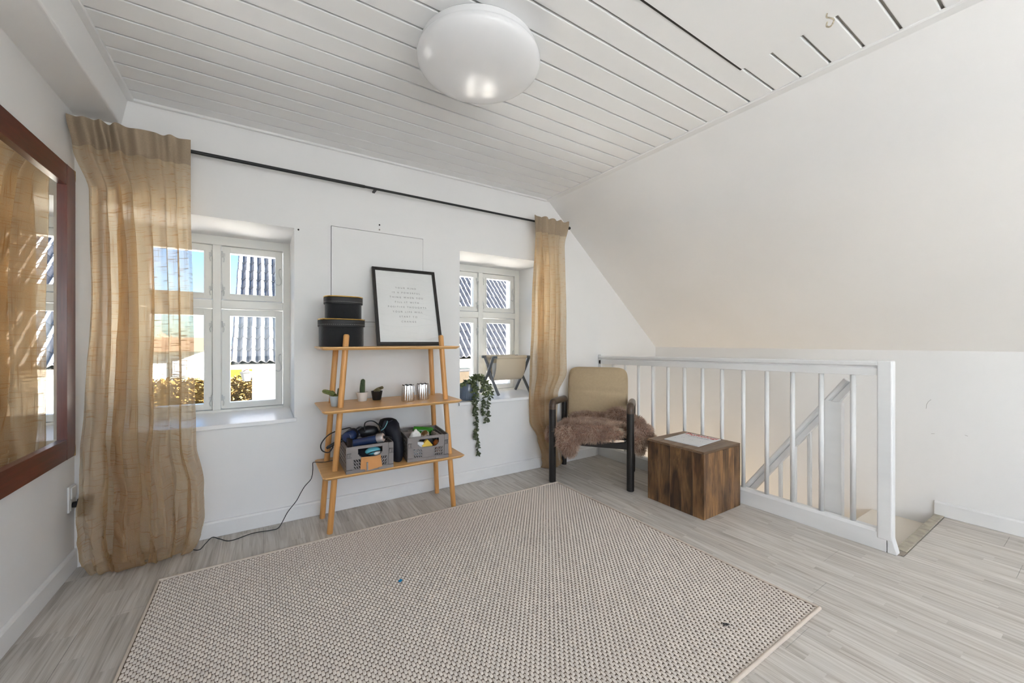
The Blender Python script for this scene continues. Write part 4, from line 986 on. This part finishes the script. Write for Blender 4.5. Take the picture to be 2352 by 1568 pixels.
hm_me = hm.mesh('hide', merge=False)
tmp = bpy.data.objects.new('tmp', hm_me); C.objects.link(tmp)
rm = tmp.modifiers.new('r', 'REMESH'); rm.mode = 'VOXEL'; rm.voxel_size = .010
smm = tmp.modifiers.new('s', 'SMOOTH'); smm.factor = .5; smm.iterations = 4
bpy.context.view_layer.update()
hide = bpy.data.meshes.new_from_object(tmp.evaluated_get(bpy.context.evaluated_depsgraph_get()))
bpy.data.objects.remove(tmp, do_unlink=True)
sk = thing('sheepskin', 'fluffy brown sheepskin draped over the seat of the armchair', 'sheepskin', tuple(cp(0, .2, .43)))
def fur_mat():
    m = bpy.data.materials.new('brown_fleece'); t, n, l = nodes_of(m); p = n['Principled BSDF']; p.inputs['Roughness'].default_value = .75; p.inputs['Sheen Weight'].default_value = .4
    at = n.new('ShaderNodeAttribute'); at.attribute_name = 'tone'; cr = n.new('ShaderNodeValToRGB')
    cr.color_ramp.elements[0].color = (.24, .125, .078, 1); cr.color_ramp.elements[1].color = (.64, .475, .355, 1); l.new(at.outputs['Fac'], cr.inputs[0]); l.new(cr.outputs[0], p.inputs['Base Color']); return m
FURM = fur_mat(); SKIN = mat('fleece_base', (.26, .145, .095), .9, var=.3, vscale=60)
import bisect
areas = []; tot = 0; tris = []
hide.calc_loop_triangles()
for lt in hide.loop_triangles:
    tot += lt.area; areas.append(tot); tris.append(lt)
v = []; f = []; tone = []
vn = [Vector(q.normal) for q in hide.vertices]; vc = [q.co.copy() for q in hide.vertices]
down = Vector((0, 0, -1)); NF = 36000
for k in range(NF):
    lt = tris[bisect.bisect(areas, rnd(0, tot*.9999))]; r1, r2 = random.random(), random.random()
    if r1+r2 > 1: r1, r2 = 1-r1, 1-r2
    a, b_, c_ = (vc[i] for i in lt.vertices); p = a+(b_-a)*r1+(c_-a)*r2
    n_ = (vn[lt.vertices[0]]*(1-r1-r2)+vn[lt.vertices[1]]*r1+vn[lt.vertices[2]]*r2).normalized()
    cl_ = Vector((noise.noise(p*26), noise.noise(p*26+Vector((7, 3, 1))), noise.noise(p*26+Vector((2, 9, 5)))))
    d1 = (n_*.8+cl_*.65+down*.25+Vector((rnd(-.3, .3), rnd(-.3, .3), rnd(-.3, .3)))).normalized(); L = rnd(.020, .036)
    d2 = (d1*.7+down*.5+cl_*.5).normalized()
    sdv = d1.cross(Vector((rnd(-1, 1), rnd(-1, 1), rnd(-1, 1)))).normalized()*.0009
    q0, q1, q2 = p-n_*.002, p+d1*L*.55, p+d1*L*.55+d2*L*.45; b0 = len(v)
    v += [q0-sdv, q0+sdv, q1-sdv*.8, q1+sdv*.8, q2]; f += [(b0, b0+1, b0+3, b0+2), (b0+2, b0+3, b0+4)]
    tn = min(1, max(0, .45+.45*noise.noise(p*14)+rnd(-.18, .18))); tone += [tn]*5
o = org(sk)
hide.transform(Matrix.Translation(-o)); hide.materials.clear(); ho = link('hide', hide, SKIN, sk, smooth=True)
me = bpy.data.meshes.new('fleece'); me.from_pydata([q-o for q in v], [], f); at_ = me.attributes.new('tone', 'FLOAT', 'POINT'); at_.data.foreach_set('value', tone)
fo = link('fleece', me, FURM, sk); fo['kind'] = 'stuff'

# ------------------------------------------------------------------ WINDOW SILL: PLANT AND MAGAZINE RACK
ZSL = WZ[0]+.0185
pt = thing('trailing_plant', 'trailing vine in a ribbed blue grey pot on the right window sill', 'potted plant', (1.372, 2.80, ZSL))
m = MB(); n = 120; prof = [(.052, 0), (.062, .004), (.070, .016), (.072, .03), (.072, .125), (.070, .130), (.067, .130), (.066, .105), (0, .105)]; v = []; f = []
for r_, z in prof:
    for k in range(n):
        a = 2*PI*k/n; q = 1+(.018*math.cos(30*a) if r_ > .068 and z < .12 else 0); v.append((1.372+r_*q*math.cos(a), 2.80+r_*q*math.sin(a), ZSL+z))
for i in range(len(prof)-1):
    for k in range(n): f.append((i*n+k, i*n+(k+1) % n, (i+1)*n+(k+1) % n, (i+1)*n+k))
f.append(tuple(range(n))[::-1]); m.add(v, f).build('pot', POTGL, pt, smooth=True)
def leaf(m, p, d, up_, L):
    d = d.normalized(); s_ = d.cross(up_); s_ = s_.normalized() if s_.length > 1e-4 else d.orthogonal().normalized(); n2 = s_.cross(d)
    w_ = L*.26; q = [p, p+d*L*.3+s_*w_, p+d*L*.3-n2*L*.05, p+d*L*.3-s_*w_, p+d*L*.65+s_*w_*.85-n2*L*.02, p+d*L*.65-n2*L*.08, p+d*L*.65-s_*w_*.85-n2*L*.02, p+d*L-n2*L*.14]
    m.add(q, [(0, 1, 2), (0, 2, 3), (1, 4, 5, 2), (2, 5, 6, 3), (4, 7, 5), (5, 7, 6)])
PC = Vector((1.372, 2.80, ZSL+.12))
vines = [[PC, (1.375, 2.72, .765), (1.385, 2.685, .70), (1.375, 2.676, .58), (1.385, 2.682, .45), (1.385, 2.685, .34), (1.392, 2.685, .26), (1.398, 2.685, .205)],
         [PC, (1.365, 2.71, .755), (1.352, 2.68, .66), (1.355, 2.672, .57), (1.372, 2.678, .50), (1.376, 2.682, .42), (1.36, 2.682, .36)],
         [PC, (1.41, 2.75, .80), (1.45, 2.70, .755), (1.478, 2.675, .68), (1.47, 2.672, .60), (1.475, 2.675, .52), (1.468, 2.68, .455)],
         [PC, (1.42, 2.76, .79), (1.445, 2.70, .72), (1.44, 2.675, .62), (1.43, 2.677, .56), (1.434, 2.68, .52)],
         [PC, (1.44, 2.78, .80), (1.50, 2.74, .765), (1.52, 2.70, .70), (1.512, 2.68, .64)],
         [PC, (1.34, 2.76, .775), (1.31, 2.735, .765), (1.285, 2.73, .745)],
         [PC, (1.38, 2.78, .79), (1.42, 2.75, .815), (1.46, 2.72, .80)]]
for vi, vp in enumerate(vines):
    P = bez(vp, 7); MB().tube(P, .0018, 5).build('stem', STEM, pt)
    lm = MB(); ll = MB()
    for i in range(3, len(P)):
        for _ in range(3 if i < 22 else 2):
            p = P[i]; d = Vector((rnd(-1, 1), rnd(-1, .35), rnd(-.9, .35)))
            leaf(ll if (p.z > .66 and random.random() < .5) else lm, p, d, Vector((rnd(-.4, .4), -1, rnd(.2, .8))), rnd(.020, .034))
    for mm_, mt_ in ((lm, LEAF), (ll, LEAFY)):
        if mm_.v:
            for q in mm_.v: q.y = min(q.y, D-.002) if q.z < WZ[0] else q.y
            mm_.build('foliage', mt_, pt, merge=False)

mk = thing('magazine_rack', 'canvas sling magazine rack with bent grey legs on the window sill', 'magazine rack', (1.82, 2.95, ZSL))
xa, xb = 1.630, 2.000
for x in (xa, xb):
    MB().tube(bez([(x, 2.862, .945), (x, 2.870, .93), (x, 2.905, .875), (x, 2.955, .80), (x, 3.02, .72), (x, 3.085, ZSL+.013)], 7), .0125, 12).build('leg', BENT, mk, smooth=True)
    dx = .024 if x == xa else -.024
    MB().tube(bez([(x+dx, 3.055, .945), (x+dx, 3.045, .93), (x+dx, 3.00, .875), (x+dx, 2.955, .80), (x+dx, 2.89, .72), (x+dx, 2.812, ZSL+.013)], 7), .0125, 12).build('leg', BENT, mk, smooth=True)
for y in (2.862, 3.055):
    MB().tube([(xa-.004, y, .945), (xb+.004, y, .945)], .0115, 12).build('top_bar', BENT, mk, smooth=True)
def sling(u, q):
    th_ = q*PI; a = .2+.6*q
    y = 2.958-.0965*math.cos(q*PI)*(1-.28*math.sin(q*PI)); z = .945-.205*math.sin(q*PI)**.55
    return Vector((xa+.035+(xb-xa-.07)*u, y, z))
MB().grid(sling, 10, 26).build('canvas', CANVAS, mk, smooth=True)
for y in (2.862, 3.055): MB().tube([(xa+.034, y, .945), (xb-.034, y, .945)], .0145, 14).build('hem', CANVAS, mk, smooth=True)
Mg = Matrix.Translation((1.80, 2.945, .765)) @ Matrix.Rotation(R(-7), 4, 'X')
tag(MB().xbox(Mg, -.125, .135, -.008, .004, 0, .128).build('rack_magazine', MAGP, at=(1.8, 2.945, .765)), 'magazine standing inside the canvas rack on the sill', 'magazine')

# ------------------------------------------------------------------ OUTSIDE
GZ = -2.7
g = MB().box(-60, 60, 3.42, 120, GZ-.3, GZ).build('ground', YARD); struct(g)
fd = MB().box(-60, 40, 26, 119, GZ, GZ+.02).build('field', GRASS); struct(fd)
# neighbouring barn with a pantiled roof facing the windows
EY, EZ, AL = 9.10, .645, R(44); TWD, EXP = .30, .33; RX = -.53
bn = thing('barn', 'whitewashed barn with dark pantiled roof across the yard', 'barn', (4, 12, GZ))
NC, NR = 29, 15
wx1 = RX+NC*TWD
MB().box(-.20, wx1-.3, 9.50, 9.75, GZ, EZ+.30).build('wall', BARNW, bn)
MB().box(-.20, -.02, 9.46, 9.50, GZ, EZ+.20).build('corner_pilaster', mat('grey_white_render', (.70, .70, .68), .8), bn)
MB().box(-.20, .05, 9.75, 15.5, GZ, EZ+.30).build('gable_wall', BARNW, bn)
MB().box(RX-.02, wx1, EY-.03, EY+.04, EZ-.10, EZ-.01).build('eave_board', GUTTER, bn)
sv = Vector((0, math.cos(AL), math.sin(AL))); nv_ = Vector((0, -math.sin(AL), math.cos(AL)))
rf = MB(); e0 = Vector((RX, EY+.03, EZ-.05)); e1 = e0+sv*(EXP*NR+.1)
rf.prism([e0, e1, e1-nv_*.06, e0-nv_*.06], (NC*TWD, 0, 0)).build('roof_deck', DARKGAP, bn)
rk = MB().prism([(RX, e1.y, e1.z), (RX, 2*e1.y-EY, EZ), (RX, 2*e1.y-EY, EZ-.1), (RX, e1.y, e1.z-.1)], (NC*TWD, 0, 0)).build('rear_roof', DARKGAP, bn)
m = MB(); nw = 24; LT = EXP+.05; v = []
def prof_(u): 
    a = 2*PI*2*u
    return .031*(math.sin(a)+.18*math.sin(2*a))
RM3 = Matrix(((1, 0, 0), (0, sv.y, nv_.y), (0, sv.z, nv_.z)))
for (s_, off) in ((0, .034), (0, .014), (LT, .012)):
    pass
rowsT = [(0.0, .004), (0.0, .030), (LT, .008)]
for yy, zz_ in rowsT:
    for i in range(nw+1): v.append(RM3 @ Vector((TWD*i/nw, yy, prof_(i/nw)+zz_)))
f = [(r_*(nw+1)+i, r_*(nw+1)+i+1, (r_+1)*(nw+1)+i+1, (r_+1)*(nw+1)+i) for r_ in range(2) for i in range(nw)]
TM = bpy.data.meshes.new('roof_tile'); TM.from_pydata(v, [], f); TM.materials.append(TILE)
for p in TM.polygons: p.use_smooth = p.index >= nw
far = MB(); o = org(bn)
for c_ in range(NC):
    for r_ in range(NR):
        base_ = Vector((RX+c_*TWD, EY, EZ+.02))+sv*EXP*r_+nv_*.02
        if c_ < 3 or c_ >= 15:
            ob = bpy.data.objects.new('roof_tile', TM); C.objects.link(ob); ob.parent = bn
            ob.location = base_-o+Vector((rnd(-.004, .004), 0, 0))+nv_*rnd(-.003, .003); ob.rotation_euler = (0, 0, R(rnd(-.4, .4)))
        else: far.add([base_+q for q in v], f)
fo = far.build('roof_tiles', TILE, bn, merge=False, smooth=True); fo['kind'] = 'stuff'
# wall lantern at the eave, stable door and window in the barn wall
lt_ = thing('wall_lantern', 'dark lantern hanging under the barn eave', 'lantern', (-.30, 9.05, EZ-.30))
MB().lathe([(.02, EZ-.11), (.05, EZ-.13), (.115, EZ-.15), (.10, EZ-.17), (.06, EZ-.32), (.0, EZ-.33)], 6, Matrix.Translation((-.28, 9.05, 0))).build('cage', mat('lantern_iron', (.05, .05, .045), .5), lt_)
bw = MB().box(3.9, 4.7, 9.44, 9.52, -.55, .35).build('barn_window_frame', WHTP, bn); MB().box(3.97, 4.63, 9.43, 9.445, -.48, .28).build('pane', mat('barn_pane', (.16, .12, .08), .1), bw)
# hedge, barrier, house, trees
def foliage(name, label, cat, cx, cy, wx, wy, hgt, n, mt, sz, z0=GZ):
    m = MB(); 
    for k in range(n):
        a, b2, c_ = rnd(-1, 1), rnd(-1, 1), rnd(0, 1)
        side = random.random()
        if side < .45: b2 = -1+abs(rnd(0, .15))
        elif side < .8: c_ = 1-abs(rnd(0, .1))
        p = Vector((cx+a*wx, cy+b2*wy, z0+c_*hgt+.12*noise.noise(Vector((a*wx*1.3, b2*2, c_*3)))))
        d = Vector((rnd(-1, 1), rnd(-1, .4), rnd(-.6, 1))); leaf(m, p, d, Vector((rnd(-1, 1), rnd(-1, 1), 1)), sz*rnd(.7, 1.3))
    o = m.build(name, mt, at=(cx, cy, z0), merge=False); core = MB().box(cx-wx*.97, cx+wx*.97, cy-wy*.85, cy+wy*.9, z0, z0+hgt*.93).build('dense_core', mt, o)
    return tag(o, label, cat)
foliage('hedge', 'golden brown beech hedge beyond the yard', 'hedge', -8.0, 23.8, 9.5, .6, 1.95, 9000, HEDGE, .20)
foliage('shrub', 'low dark green shrub at the foot of the golden hedge', 'shrub', -1.2, 22.2, 1.6, .5, .75, 1100, SHRUB, .12)
bar = thing('striped_barrier', 'red and white striped roadwork marker board beyond the hedge', 'marker', (-.93, 28, GZ))
MB().box(-1.10, -.76, 27.98, 28.02, -1.30, -.55).build('board', WHTP, bar)
for z in (-1.24, -.88): MB().prism([(-1.08, 27.97, z), (-.78, 27.97, z+.20), (-.78, 27.97, z+.38), (-1.08, 27.97, z+.18)], (0, .012, 0)).build('stripe', REDP, bar)
for x in (-1.04, -.82): MB().box(x-.02, x+.02, 27.99, 28.03, GZ, -1.30).build('post', WHTP, bar)
hs_ = thing('distant_house', 'white house with brown roof beyond the hedge', 'house', (-6.5, 35, GZ))
MB().box(-9.4, -3.45, 32, 38, GZ, .55).build('wall', HOUSEW, hs_)
MB().prism([(-9.7, 31.6, .45), (-9.7, 35, 1.35), (-9.7, 38.4, .45)], (6.45, 0, 0)).build('roof', HROOF, hs_)
for x in (-8.4, -6.6, -4.9):
    w_ = MB().box(x, x+.8, 31.95, 32.0, -1.2, .0).build('window', WHTP, hs_); MB().box(x+.08, x+.72, 31.93, 31.96, -1.1, -.1).build('pane', mat('far_pane', (.2, .22, .25), .2), w_)
for i, (x, y, h_) in enumerate(((-14, 55, 4.5), (-9.5, 58, 5.2), (-20, 60, 5.5), (-5.0, 62, 4.8))):
    tr_ = thing('bare_tree', 'leafless brown tree on the horizon beyond the white house', 'tree', (x, y, GZ), 'leafless trees on the horizon')
    MB().tube([(x, y, GZ), (x, y, GZ+h_*.5)], [.25, .15], 8).build('trunk', TREEB, tr_)
    cm = MB()
    for k in range(420):
        a = rnd(0, 2*PI); el = rnd(.1, 1.5); d = Vector((math.cos(a)*math.cos(el), math.sin(a)*math.cos(el), math.sin(el))); s_ = Vector((x, y, GZ+h_*rnd(.25, .5))); e_ = s_+Vector((d.x*h_*.45, d.y*h_*.45, d.z*h_*.5))*rnd(.6, 1)
        cm.tube([s_, (s_+e_)/2+Vector((rnd(-.3, .3), rnd(-.3, .3), rnd(-.2, .3))), e_], [.06, .045, .02], 3, cap=False)
    cm.build('crown', TREEB, tr_, merge=False)
